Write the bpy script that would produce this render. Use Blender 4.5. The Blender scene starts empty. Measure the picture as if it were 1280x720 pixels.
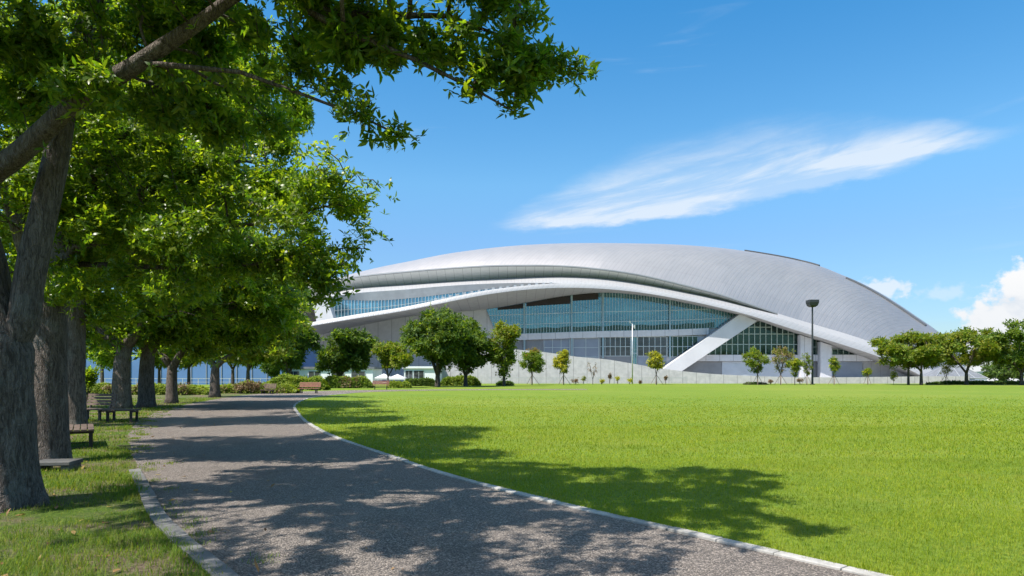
import bpy, math, random
import numpy as np
from mathutils import Vector

S = bpy.context.scene
COL = S.collection
F = 853.333          # focal length of the photograph in its own 1280 px wide frame (24 mm lens)
HZ = 468.0           # horizon row
EYE = 1.6
R = math.radians

def W(px, py, Y):
    """a point of the place that is seen at (px,py) when it stands Y metres away"""
    return ((px - 640.0) / F * Y, Y, EYE + (HZ - py) / F * Y)

def GX(px, Y):
    return (px - 640.0) / F * Y

# ------------------------------------------------------------------ nodes
class NT:
    def __init__(s, tree):
        s.t = tree; s.n = tree.nodes; s.l = tree.links; s.n.clear()
    def node(s, typ, **kw):
        n = s.n.new(typ)
        for k, v in kw.items():
            if hasattr(n, k) and k not in n.inputs: setattr(n, k, v)
        return n
    def put(s, sock, v):
        if v is None: return
        if isinstance(v, bpy.types.NodeSocket): s.l.new(v, sock)
        else:
            if sock.type == 'RGBA' and hasattr(v, '__len__') and len(v) == 3: v = (*v, 1)
            sock.default_value = v
    def math(s, op, a, b=None, c=None, clamp=False):
        n = s.n.new('ShaderNodeMath'); n.operation = op; n.use_clamp = clamp
        for i, v in enumerate((a, b, c)): s.put(n.inputs[i], v)
        return n.outputs[0]
    def mix(s, f, a, b, blend='MIX'):
        n = s.n.new('ShaderNodeMix'); n.data_type = 'RGBA'; n.blend_type = blend
        s.put(n.inputs[0], f); s.put(n.inputs[6], a); s.put(n.inputs[7], b)
        return n.outputs[2]
    def noise(s, vec, scale, detail=3, rough=.55, dist=0.0):
        n = s.n.new('ShaderNodeTexNoise')
        s.put(n.inputs['Vector'], vec); n.inputs['Scale'].default_value = scale
        n.inputs['Detail'].default_value = detail; n.inputs['Roughness'].default_value = rough
        n.inputs['Distortion'].default_value = dist
        return n.outputs['Fac']
    def voro(s, vec, scale, feature='F1', out='Distance', rnd=1.0):
        n = s.n.new('ShaderNodeTexVoronoi'); n.feature = feature
        s.put(n.inputs['Vector'], vec); n.inputs['Scale'].default_value = scale
        n.inputs['Randomness'].default_value = rnd
        return n.outputs[out]
    def ramp(s, f, stops):
        n = s.n.new('ShaderNodeValToRGB'); el = n.color_ramp.elements
        while len(el) < len(stops): el.new(.5)
        for e, (p, c) in zip(el, stops):
            e.position = p
            e.color = (c, c, c, 1) if not hasattr(c, '__len__') else (*c, 1)
        s.put(n.inputs[0], f)
        return n.outputs[0]
    def step(s, v, lo, hi):
        n = s.n.new('ShaderNodeMapRange'); n.interpolation_type = 'SMOOTHSTEP'
        s.put(n.inputs[0], v); s.put(n.inputs[1], lo); s.put(n.inputs[2], hi)
        return n.outputs[0]
    def mapping(s, vec, scale=(1, 1, 1), rot=(0, 0, 0)):
        n = s.n.new('ShaderNodeMapping'); s.put(n.inputs['Vector'], vec)
        n.inputs['Scale'].default_value = scale; n.inputs['Rotation'].default_value = rot
        return n.outputs[0]
    def bump(s, h, strength, dist, normal=None):
        n = s.n.new('ShaderNodeBump'); s.put(n.inputs['Height'], h)
        n.inputs['Strength'].default_value = strength; n.inputs['Distance'].default_value = dist
        if normal: s.put(n.inputs['Normal'], normal)
        return n.outputs[0]

MATS = {}
def newmat(name):
    m = bpy.data.materials.new(name); m.use_nodes = True
    MATS[name] = m
    return m, NT(m.node_tree)

def principled(nt, color, rough=.7, metal=0.0, spec=.4, normal=None, sheen=0):
    b = nt.node('ShaderNodeBsdfPrincipled'); o = nt.node('ShaderNodeOutputMaterial')
    nt.put(b.inputs['Base Color'], color); nt.put(b.inputs['Roughness'], rough)
    nt.put(b.inputs['Metallic'], metal); nt.put(b.inputs['Specular IOR Level'], spec)
    if normal: nt.put(b.inputs['Normal'], normal)
    nt.l.new(b.outputs[0], o.inputs[0])
    return b

def plain(name, col, rough=.6, metal=0.0, var=.12, scale=3.0, bump=0.0):
    """a surface of one real colour with weathering"""
    m, nt = newmat(name)
    co = nt.node('ShaderNodeTexCoord').outputs['Object']
    n1 = nt.noise(co, scale, 5, .6)
    c = nt.mix(nt.step(n1, .3, .7), tuple(x * (1 - var) for x in col), tuple(min(1, x * (1 + var)) for x in col))
    nm = nt.bump(nt.noise(co, scale * 12, 4), bump, .02) if bump else None
    principled(nt, c, rough, metal, .4, nm)
    return m

def leafmat(name, cols, trans=.42, tcol=None, rough=.36):
    """leaf: a handful of real leaf colours, one per leaf, thin enough to let light through"""
    m, nt = newmat(name)
    rnd = nt.node('ShaderNodeNewGeometry').outputs['Random Per Island']
    k = len(cols)
    c = nt.ramp(rnd, [((i + .5) / k, col) for i, col in enumerate(cols)])
    if name.startswith('grass'):
        co = nt.node('ShaderNodeTexCoord').outputs['Object']
        c = nt.mix(nt.math('MULTIPLY', nt.step(nt.noise(co, .9, 6, .7), .50, .68), .55), c, (.26, .25, .05))
        c = nt.mix(nt.math('MULTIPLY', nt.step(nt.noise(co, .38, 5, .65), .50, .66), .45), c, (.075, .155, .012))
        c = nt.mix(nt.math('MULTIPLY', nt.step(nt.noise(co, 2.7, 3, .6), .60, .70), .5), c, (.05, .13, .014))
    tc = nt.mix(1.0, c, tcol or (2.1, 2.0, .55), 'MULTIPLY')
    b = nt.node('ShaderNodeBsdfPrincipled'); o = nt.node('ShaderNodeOutputMaterial')
    nt.put(b.inputs['Base Color'], c); b.inputs['Roughness'].default_value = rough
    near = name in ('leaf_deep', 'leaf_fresh')
    b.inputs['Specular IOR Level'].default_value = .18 if name.startswith('grass') else .45 if near else .25
    if not near: b.inputs['Roughness'].default_value = .6
    t = nt.node('ShaderNodeBsdfTranslucent'); nt.put(t.inputs[0], tc)
    mx = nt.node('ShaderNodeMixShader'); mx.inputs[0].default_value = trans
    nt.l.new(b.outputs[0], mx.inputs[1]); nt.l.new(t.outputs[0], mx.inputs[2]); nt.l.new(mx.outputs[0], o.inputs[0])
    return m

# --- leaves
leafmat('leaf_deep', [(.05, .115, .014), (.07, .145, .016), (.095, .175, .018), (.12, .20, .02), (.155, .22, .024)], .58)
leafmat('leaf_fresh', [(.085, .155, .014), (.12, .195, .016), (.155, .225, .018), (.20, .25, .024)], .58)
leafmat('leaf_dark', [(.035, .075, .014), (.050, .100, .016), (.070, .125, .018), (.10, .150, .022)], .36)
leafmat('leaf_olive', [(.11, .145, .018), (.145, .18, .022), (.18, .20, .025), (.22, .21, .03)], .4)
leafmat('leaf_mid', [(.075, .135, .014), (.105, .17, .016), (.14, .20, .02), (.175, .22, .026)], .4)
leafmat('leaf_yellow', [(.30, .33, .02), (.40, .39, .022), (.48, .43, .03)], .4, (1.2, 1.15, .5))
leafmat('leaf_rust', [(.22, .13, .03), (.32, .19, .03), (.38, .19, .04), (.26, .25, .04)], .35, (1.2, 1.1, .6))
leafmat('leaf_hedge', [(.12, .18, .018), (.17, .225, .022), (.21, .25, .026)], .35)
leafmat('leaf_dry', [(.20, .14, .07), (.26, .18, .10), (.16, .11, .06)], .2, (1, .8, .6))
leafmat('litter', [(.20, .11, .05), (.30, .18, .07), (.14, .08, .04), (.33, .25, .06)], .15, (1, .8, .6))
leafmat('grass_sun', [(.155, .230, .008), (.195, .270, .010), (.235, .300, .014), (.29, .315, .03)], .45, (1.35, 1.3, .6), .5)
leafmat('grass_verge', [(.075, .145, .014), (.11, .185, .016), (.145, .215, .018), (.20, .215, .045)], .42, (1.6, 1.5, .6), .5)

def bark(name, dark, light, scale=1.0):
    m, nt = newmat(name)
    co = nt.node('ShaderNodeTexCoord').outputs['Object']
    wn = nt.node('ShaderNodeTexNoise'); nt.put(wn.inputs['Vector'], co); wn.inputs['Scale'].default_value = 5 * scale; wn.inputs['Detail'].default_value = 7
    va = nt.node('ShaderNodeVectorMath'); va.operation = 'MULTIPLY_ADD'; nt.put(va.inputs[0], wn.outputs['Color']); va.inputs[1].default_value = (.10, .10, .20); nt.put(va.inputs[2], co)
    st = nt.mapping(va.outputs[0], (19 * scale, 19 * scale, 2.4 * scale))
    v = nt.voro(st, 2.6, 'DISTANCE_TO_EDGE')
    n = nt.noise(st, 1.6, 7, .65, .6)
    fine = nt.noise(co, 45 * scale, 5, .7)
    h = nt.math('ADD', nt.math('MULTIPLY', nt.math('MINIMUM', v, .35), 1.3), nt.math('ADD', n, nt.math('MULTIPLY', fine, .4)))
    c = nt.mix(nt.step(n, .32, .68), dark, light)
    lich = nt.step(nt.noise(co, 2.3 * scale, 5, .62), .53, .64)
    c = nt.mix(nt.math('MULTIPLY', lich, .35), c, (.24, .235, .21))
    c = nt.mix(nt.math('MULTIPLY', nt.step(v, .10, .0), .38), c, tuple(x * .45 for x in dark))
    principled(nt, c, .9, 0, .2, nt.bump(h, 1.0, .03))
    return m
bark('bark', (.062, .048, .040), (.21, .175, .15))
bark('bark_far', (.05, .042, .034), (.12, .10, .085), .7)

# --- ground
def ground_mat():
    m, nt = newmat('lawn_turf')
    co = nt.node('ShaderNodeTexCoord').outputs['Object']
    big = nt.noise(co, .045, 4, .6)
    mid = nt.noise(co, .55, 5, .65)
    fine = nt.noise(nt.mapping(co, (1, .55, 1)), 16, 6, .75)
    c = nt.mix(nt.step(fine, .32, .70), (.070, .125, .010), (.185, .250, .026))
    c = nt.mix(nt.math('MULTIPLY', nt.step(mid, .45, .75), .45), c, (.21, .235, .035))
    c = nt.mix(nt.math('MULTIPLY', nt.step(big, .46, .66), .45), c, (.21, .23, .04))
    c = nt.mix(nt.math('MULTIPLY', nt.step(nt.noise(nt.mapping(co, (.5, 1, 1)), .13, 5, .65), .50, .66), .40), c, (.085, .16, .014))
    principled(nt, c, .85, 0, .15, nt.bump(nt.math('ADD', fine, nt.math('MULTIPLY', nt.noise(co, 5, 4), 1.0)), .9, .05))
ground_mat()
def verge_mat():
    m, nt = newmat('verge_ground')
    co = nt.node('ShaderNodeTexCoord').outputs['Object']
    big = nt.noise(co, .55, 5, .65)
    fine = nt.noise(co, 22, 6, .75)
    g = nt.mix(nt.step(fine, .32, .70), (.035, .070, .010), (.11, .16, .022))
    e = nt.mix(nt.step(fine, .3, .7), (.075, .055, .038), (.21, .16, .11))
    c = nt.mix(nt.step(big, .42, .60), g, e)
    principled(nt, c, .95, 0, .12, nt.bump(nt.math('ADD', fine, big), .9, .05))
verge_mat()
def path_mat():
    m, nt = newmat('path_gravel')
    co = nt.node('ShaderNodeTexCoord').outputs['Object']
    v = nt.node('ShaderNodeTexVoronoi'); v.inputs['Scale'].default_value = 84; nt.put(v.inputs['Vector'], co)
    cell = nt.node('ShaderNodeSeparateColor'); nt.put(cell.inputs[0], v.outputs['Color'])
    v2 = nt.voro(co, 150)
    tone = nt.ramp(cell.outputs[0], [(0, (.042, .036, .032)), (.35, (.094, .079, .068)), (.72, (.165, .138, .118)), (1, (.37, .31, .26))])
    big = nt.noise(co, .35, 5, .6)
    c = nt.mix(nt.math('MULTIPLY', nt.step(big, .35, .7), .35), tone, (.165, .138, .12))
    c = nt.mix(nt.math('MULTIPLY', nt.step(nt.noise(co, 1.1, 7, .72), .52, .70), .50), c, (.075, .064, .052))
    c = nt.mix(nt.math('MULTIPLY', nt.step(nt.noise(nt.mapping(co, (1, .5, 1)), .6, 6, .7), .52, .68), .35), c, (.21, .185, .165))
    h = nt.math('ADD', nt.math('MULTIPLY', nt.math('SUBTRACT', 1, v.outputs['Distance']), 1.0), nt.math('MULTIPLY', v2, -.5))
    principled(nt, c, .82, 0, .3, nt.bump(h, .9, .010))
path_mat()
def concrete(name, lo, hi, joint=None, dirt=.25):
    m, nt = newmat(name)
    co = nt.node('ShaderNodeTexCoord').outputs['Object']
    n = nt.noise(co, 1.1, 6, .65); f = nt.noise(co, 26, 5, .7)
    c = nt.mix(nt.step(nt.math('ADD', nt.math('MULTIPLY', n, .7), nt.math('MULTIPLY', f, .3)), .35, .65), lo, hi)
    streak = nt.step(nt.noise(nt.mapping(co, (1.4, 1.4, .12)), 1.0, 6, .7), .55, .75)
    c = nt.mix(nt.math('MULTIPLY', streak, dirt), c, tuple(x * .55 for x in lo))
    if joint:
        sx = nt.node('ShaderNodeSeparateXYZ'); nt.put(sx.inputs[0], co)
        fr = nt.math('FRACT', nt.math('DIVIDE', sx.outputs[0], joint))
        c = nt.mix(nt.math('MULTIPLY', nt.step(nt.math('ABSOLUTE', nt.math('SUBTRACT', fr, .5)), .03, .012), .65), c, tuple(x * .4 for x in lo))
    principled(nt, c, .8, 0, .3, nt.bump(f, .35, .01))
concrete('kerb_concrete', (.22, .21, .19), (.42, .40, .375), None, .5)
concrete('kerb_stone', (.075, .075, .076), (.175, .168, .16))
concrete('slab_concrete', (.055, .053, .05), (.12, .117, .11))  # base colour darkened to stand in for shade on the slab
concrete('wall_concrete', (.38, .365, .38), (.50, .475, .49), 2.4, .30)
concrete('facade_concrete', (.50, .495, .515), (.57, .565, .58), 3.0, .14)
concrete('plaza_paving', (.34, .33, .32), (.46, .45, .44), 3.0, .1)
concrete('rim_soffit', (.68, .69, .71), (.74, .75, .77), 2.0, .03)
concrete('soffit_grey', (.30, .30, .30), (.35, .35, .35), 2.0, .06)

# --- stadium metals and glass
def roof_mat(name, lo, hi, nseam, skew, rough, metal=.75):
    m, nt = newmat(name)
    uv = nt.node('ShaderNodeTexCoord').outputs['UV']
    s = nt.node('ShaderNodeSeparateXYZ'); nt.put(s.inputs[0], uv)
    k = nt.math('ADD', nt.math('MULTIPLY', s.outputs[0], nseam), nt.math('MULTIPLY', s.outputs[1], skew))
    fr = nt.math('FRACT', k); fl = nt.math('FLOOR', k)
    k2 = nt.math('MULTIPLY', s.outputs[1], 26); fr2 = nt.math('FRACT', k2)
    wn = nt.node('ShaderNodeTexWhiteNoise'); wn.noise_dimensions = '2D'
    cb = nt.node('ShaderNodeCombineXYZ'); nt.put(cb.inputs[0], fl); nt.put(cb.inputs[1], nt.math('FLOOR', nt.math('ADD', k2, nt.math('MULTIPLY', fl, .37))))
    nt.put(wn.inputs['Vector'], cb.outputs[0])
    c = nt.mix(wn.outputs['Value'], lo, hi)
    line = nt.step(nt.math('ABSOLUTE', nt.math('SUBTRACT', fr, .5)), .13, .03)
    c = nt.mix(nt.math('MULTIPLY', line, .20), c, tuple(x * .5 for x in lo))
    oc = nt.node('ShaderNodeTexCoord').outputs['Object']
    nn = nt.noise(oc, .09, 4, .6)
    c = nt.mix(nt.math('MULTIPLY', nt.step(nt.math('ABSOLUTE', nt.math('SUBTRACT', nt.math('FRACT', nt.math('MULTIPLY', s.outputs[1], 9)), .5)), .035, .01), .07), c, tuple(x * .5 for x in lo))
    streak = nt.step(nt.noise(nt.mapping(uv, (90, 3, 1)), 1.0, 5, .65), .45, .75)
    c = nt.mix(nt.math('MULTIPLY', streak, .035), c, tuple(x * .6 for x in lo))
    c = nt.mix(nt.math('MULTIPLY', nt.step(nt.noise(oc, .05, 5, .6), .40, .65), .10), c, tuple(x * .6 for x in lo))
    rg = nt.math('ADD', rough, nt.math('MULTIPLY', nt.math('SUBTRACT', nn, .5), .07))
    rg = nt.math('ADD', rg, nt.math('MULTIPLY', nt.math('SUBTRACT', wn.outputs['Value'], .5), .015))
    principled(nt, c, rg, metal, .5, nt.bump(nt.math('SUBTRACT', 1, line), .30, .04))
roof_mat('roof_metal', (.445, .42, .42), (.465, .44, .44), 175, -18, .52, .84)
roof_mat('canopy_metal', (.385, .38, .385), (.41, .405, .41), 130, 0, .5, .3)
plain('rim_metal', (.33, .33, .34), .5, .5, .08, .2)
plain('louvre_grey', (.36, .38, .40), .5, .3, .10, .5)
plain('gutter_dark', (.11, .112, .12), .5, .3)
plain('white_paint', (.50, .50, .505), .5, 0, .05, .3)
plain('mullion_white', (.48, .52, .53), .4, .4, .05)
plain('mullion_green', (.34, .40, .36), .4, .4, .05)
plain('panel_bluegrey', (.22, .25, .30), .6, .1, .08, .4)
plain('panel_grey', (.20, .205, .215), .6, .1, .08, .4)
plain('panel_light', (.42, .45, .49), .6, .1, .06, .4)
plain('blackout', (.022, .014, .014), .6)
plain('post_teal', (.26, .35, .38), .5, .2, .06)
def glass_mat(name, body, tint, fac, pw, rough=.06):
    m, nt = newmat(name)
    co = nt.node('ShaderNodeTexCoord').outputs['Object']
    s = nt.node('ShaderNodeSeparateXYZ'); nt.put(s.inputs[0], co)
    cb = nt.node('ShaderNodeCombineXYZ')
    nt.put(cb.inputs[0], nt.math('FLOOR', nt.math('DIVIDE', s.outputs[0], pw)))
    nt.put(cb.inputs[1], nt.math('FLOOR', nt.math('DIVIDE', s.outputs[2], 2.6)))
    wn = nt.node('ShaderNodeTexWhiteNoise'); nt.put(wn.inputs['Vector'], cb.outputs[0])
    inter = nt.noise(nt.mapping(co, (.10, .1, .55)), 1.0, 5, .65)
    c = nt.mix(nt.step(inter, .35, .68), tuple(x * .30 for x in body), tuple(x * 1.7 for x in body))
    c = nt.mix(nt.math('MULTIPLY', wn.outputs['Value'], .6), c, tuple(x * .45 for x in body))
    d = nt.node('ShaderNodeBsdfDiffuse'); nt.put(d.inputs[0], c)
    g = nt.node('ShaderNodeBsdfGlossy'); nt.put(g.inputs[0], tint); g.inputs['Roughness'].default_value = rough
    nt.put(g.inputs['Normal'], nt.bump(nt.noise(co, .5, 3), .10, .1))
    mx = nt.node('ShaderNodeMixShader'); mx.inputs[0].default_value = fac
    o = nt.node('ShaderNodeOutputMaterial')
    nt.l.new(d.outputs[0], mx.inputs[1]); nt.l.new(g.outputs[0], mx.inputs[2]); nt.l.new(mx.outputs[0], o.inputs[0])
glass_mat('glass_teal', (.05, .15, .175), (.40, .68, .74), .26, .63)
glass_mat('glass_dark', (.012, .03, .026), (.4, .6, .5), .10, 1.23)
glass_mat('glass_blue', (.06, .17, .22), (.5, .75, .85), .35, .8)
glass_mat('glass_grey', (.05, .055, .06), (.5, .55, .6), .12, .9)
# --- small things
plain('wood_grey', (.10, .068, .05), .75, 0, .25, 6, .3)
plain('wood_red', (.20, .085, .055), .65, 0, .2, 6, .2)
plain('wood_stake', (.20, .15, .11), .8, 0, .2, 6)
plain('iron_black', (.03, .028, .027), .55, .3)
plain('lamp_dark', (.045, .05, .055), .5, .4)
plain('pole_grey', (.50, .51, .52), .45, .5)
plain('fence_metal', (.42, .43, .44), .45, .5)
plain('siding_blue', (.09, .18, .36), .6, .0, .08, .3)
plain('siding_white', (.68, .70, .72), .6, 0, .06, .3)
plain('roof_slate', (.14, .15, .17), .7, 0, .15, 1)
plain('soil', (.075, .055, .04), .95, 0, .25, 8)
plain('lamp_lens', (.6, .6, .58), .2)
plain('hill_green', (.045, .075, .055), .95, 0, .3, .05)

# ------------------------------------------------------------------ objects
def tag(o, label=None, cat=None, group=None, kind=None):
    if label: o['label'] = label
    if cat: o['category'] = cat
    if group: o['group'] = group
    if kind: o['kind'] = kind
    return o

def thing(name, label, cat, loc=(0, 0, 0), rz=0.0, group=None):
    o = bpy.data.objects.new(name, None); COL.objects.link(o)
    o.location = loc; o.rotation_euler = (0, 0, rz); o.empty_display_size = .2
    return tag(o, label, cat, group)

def link(name, me, mats, parent=None, loc=None):
    if not isinstance(mats, (list, tuple)): mats = [mats]
    for m in mats: me.materials.append(MATS[m])
    o = bpy.data.objects.new(name, me); COL.objects.link(o)
    if parent: o.parent = parent
    if loc: o.location = loc
    return o

class MB:
    """collects shapes into one mesh"""
    def __init__(s): s.v = []; s.f = []; s.m = []; s.uv = None
    def add(s, vs, fs, mi=0):
        b = len(s.v); s.v += [tuple(map(float, p)) for p in vs]
        s.f += [tuple(i + b for i in f) for f in fs]; s.m += [mi] * len(fs)
    def box(s, x0, y0, z0, x1, y1, z1, mi=0, rot=None, piv=None):
        vs = [(x, y, z) for z in (z0, z1) for y in (y0, y1) for x in (x0, x1)]
        if rot is not None:
            p = Vector(piv or ((x0 + x1) / 2, (y0 + y1) / 2, (z0 + z1) / 2))
            vs = [p + rot @ (Vector(q) - p) for q in vs]
        s.add(vs, [(0, 2, 3, 1), (4, 5, 7, 6), (0, 1, 5, 4), (2, 6, 7, 3), (0, 4, 6, 2), (1, 3, 7, 5)], mi)
    def prism(s, pts, off, mi=0):
        """closed outline (3D points, planar) pushed along off"""
        n = len(pts); o = Vector(off)
        vs = [Vector(p) for p in pts] + [Vector(p) + o for p in pts]
        s.add(vs, [tuple(range(n)), tuple(range(2 * n - 1, n - 1, -1))] + [(i, i + n, (i + 1) % n + n, (i + 1) % n) for i in range(n)], mi)
    def tube(s, pts, rads, n=8, mi=0, cap=True):
        pts = [Vector(p) for p in pts]
        if not hasattr(rads, '__len__'): rads = [rads] * len(pts)
        b = len(s.v); ref = Vector((1, 0, 0))
        for i, p in enumerate(pts):
            d = (pts[min(i + 1, len(pts) - 1)] - pts[max(i - 1, 0)]).normalized()
            u = (ref - d * ref.dot(d))
            if u.length < 1e-3: u = d.orthogonal()
            u.normalize(); ref = u; w = d.cross(u)
            for k in range(n):
                a = 2 * math.pi * k / n
                s.v.append(tuple(p + (u * math.cos(a) + w * math.sin(a)) * rads[i]))
        for i in range(len(pts) - 1):
            for k in range(n):
                s.f.append((b + i * n + k, b + i * n + (k + 1) % n, b + (i + 1) * n + (k + 1) % n, b + (i + 1) * n + k)); s.m.append(mi)
        if cap:
            e = b + (len(pts) - 1) * n
            s.f.append(tuple(range(b + n - 1, b - 1, -1))); s.f.append(tuple(range(e, e + n))); s.m += [mi, mi]
    def grid(s, rows, mi=0, flip=False):
        """loft through rows of equal length; keeps a UV (0..1 along, 0..1 across)"""
        b = len(s.v); nr, nc = len(rows), len(rows[0])
        for r in rows: s.v += [tuple(map(float, p)) for p in r]
        for i in range(nr - 1):
            for j in range(nc - 1):
                q = (b + i * nc + j, b + i * nc + j + 1, b + (i + 1) * nc + j + 1, b + (i + 1) * nc + j)
                s.f.append(q[::-1] if flip else q); s.m.append(mi)
        if s.uv is None: s.uv = {}
        for i in range(nr):
            for j in range(nc): s.uv[b + i * nc + j] = (j / (nc - 1), i / max(1, nr - 1))
    def build(s, name, mats, parent=None, loc=None, smooth=False, bevel=0.0):
        me = bpy.data.meshes.new(name); me.from_pydata(s.v, [], s.f)
        me.polygons.foreach_set('material_index', s.m)
        if s.uv:
            l = me.uv_layers.new(name='UVMap')
            for lp in me.loops: l.data[lp.index].uv = s.uv.get(lp.vertex_index, (0, 0))
        if smooth: me.polygons.foreach_set('use_smooth', [True] * len(me.polygons))
        me.update()
        o = link(name, me, mats, parent, loc)
        if bevel:
            bv = o.modifiers.new('Bevel', 'BEVEL'); bv.width = bevel; bv.segments = 2; bv.limit_method = 'ANGLE'
        return o

def np_mesh(name, verts, quads=None, tris=None, matidx=None):
    """big meshes straight from arrays"""
    me = bpy.data.meshes.new(name)
    verts = np.ascontiguousarray(verts, dtype=np.float32)
    me.vertices.add(len(verts)); me.vertices.foreach_set('co', verts.ravel())
    loops = []; starts = []; n = 0
    for arr in (quads, tris):
        if arr is None or len(arr) == 0: continue
        k = arr.shape[1]; loops.append(arr.astype(np.int32).ravel())
        starts.append(n + np.arange(len(arr), dtype=np.int32) * k); n += arr.size
    loops = np.concatenate(loops); starts = np.concatenate(starts)
    me.loops.add(len(loops)); me.loops.foreach_set('vertex_index', loops)
    me.polygons.add(len(starts)); me.polygons.foreach_set('loop_start', starts)
    if matidx is not None: me.polygons.foreach_set('material_index', matidx.astype(np.int32))
    me.update(calc_edges=True)
    return me

# ------------------------------------------------------------------ foliage
def unit(a): return a / np.maximum(np.linalg.norm(a, axis=-1, keepdims=True), 1e-9)

def leaf_arrays(rng, pos, axis, per, L, Wd, spread=1.0, fine=True, sd=.34):
    """rosettes of leaves: at every pos, `per` leaves fan out round axis"""
    n = len(pos)
    axis = unit(axis)
    ref = np.where(np.abs(axis[:, 2:3]) < .9, np.array([[0, 0, 1.0]]), np.array([[1.0, 0, 0]]))
    u = unit(np.cross(axis, ref)); v = np.cross(axis, u)
    ang = (np.arange(per)[None, :] * 2.399 + rng.uniform(0, 6.28, (n, 1)) + rng.normal(0, .3, (n, per)))
    open_ = np.clip(rng.normal(1.05, .35, (n, per)) * spread, .2, 1.9)
    d = (axis[:, None] * np.cos(open_)[..., None] +
         (u[:, None] * np.cos(ang)[..., None] + v[:, None] * np.sin(ang)[..., None]) * np.sin(open_)[..., None])
    d[..., 2] -= .18
    d = unit(d).reshape(-1, 3)
    ax = np.repeat(axis, per, 0)
    side = unit(np.cross(d, ax) + rng.normal(0, .25, d.shape))
    nor = np.cross(side, d)
    ln = (L * np.clip(rng.normal(1, sd, len(d)), .45, 1.6))[:, None]
    wd = ln * (Wd / L)
    p = np.repeat(pos, per, 0) + d * ln * .12
    if fine:
        fold = wd * .16
        V = np.stack([p,
                      p + d * ln * .33 + side * wd * .5 - nor * fold * -1, p + d * ln * .33 - side * wd * .5 + nor * fold,
                      p + d * ln * .70 + side * wd * .36 - nor * (ln * .05 - fold), p + d * ln * .70 - side * wd * .36 - nor * (ln * .05 - fold),
                      p + d * ln - nor * ln * .12], 1)
        b = np.arange(len(d))[:, None] * 6
        q = b + np.array([[1, 2, 4, 3]]); t = np.concatenate([b + np.array([[0, 2, 1]]), b + np.array([[3, 4, 5]])])
        return V.reshape(-1, 3), q, t, len(d)
    V = np.stack([p, p + d * ln * .5 + side * wd * .5, p + d * ln - nor * ln * .1, p + d * ln * .5 - side * wd * .5], 1)
    b = np.arange(len(d))[:, None] * 4
    return V.reshape(-1, 3), b + np.array([[0, 1, 2, 3]]), None, len(d)

def grow(rng, seeds, attr, step, infl, kill, iters=70, up=.05):
    """space colonisation: seeds = [(pos,parent)], attr = attraction points -> nodes, parents"""
    pos = [np.array(p, float) for p, _ in seeds]; par = [q for _, q in seeds]
    P = np.array(pos); attr = attr.copy()
    D = np.full(len(attr), 1e9); I = np.zeros(len(attr), int)
    def upd(new, base):
        nonlocal D, I
        for c0 in range(0, len(new), 256):
            ch = new[c0:c0 + 256]
            d = np.linalg.norm(attr[:, None] - ch[None], axis=2)
            j = d.argmin(1); dm = d[np.arange(len(attr)), j]
            b = dm < D; D[b] = dm[b]; I[b] = base + c0 + j[b]
    upd(P, 0)
    for it in range(iters):
        if len(attr) == 0: break
        act = D < infl
        if not act.any(): act = D < D.min() * 1.3
        ids, inv = np.unique(I[act], return_inverse=True)
        dirs = np.zeros((len(ids), 3))
        np.add.at(dirs, inv, unit(attr[act] - P[I[act]]))
        dirs = unit(unit(dirs) + rng.normal(0, .16, dirs.shape) + np.array([0, 0, up]))
        new = P[ids] + dirs * step
        base = len(P); P = np.concatenate([P, new]); par += list(ids)
        upd(new, base)
        keep = D > kill
        attr = attr[keep]; D = D[keep]; I = I[keep]
        if len(P) > 9000: break
    return P, np.array(par)

def pipe(P, par, tip, power, base_r, seed_r=None):
    n = len(P); acc = np.zeros(n); kids = np.zeros(n, int)
    for i in range(n - 1, -1, -1):
        if kids[i] == 0: acc[i] = tip ** power
        if par[i] >= 0: acc[par[i]] += acc[i]; kids[par[i]] += 1
    r = acc ** (1 / power)
    k = base_r / r[0]
    if k < 1: r = np.where(r > tip * 1.5, np.maximum(tip, r * (k + (1 - k) * np.exp(-r / (tip * 12)))), r)
    else: r = np.maximum(tip, r * (1 + (k - 1) * np.clip(r / r[0], 0, 1)))
    if seed_r is not None:
        m = len(seed_r); s = np.array(seed_r); r[:m] = np.where(s > 0, s, r[:m])
    return r, kids

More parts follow.
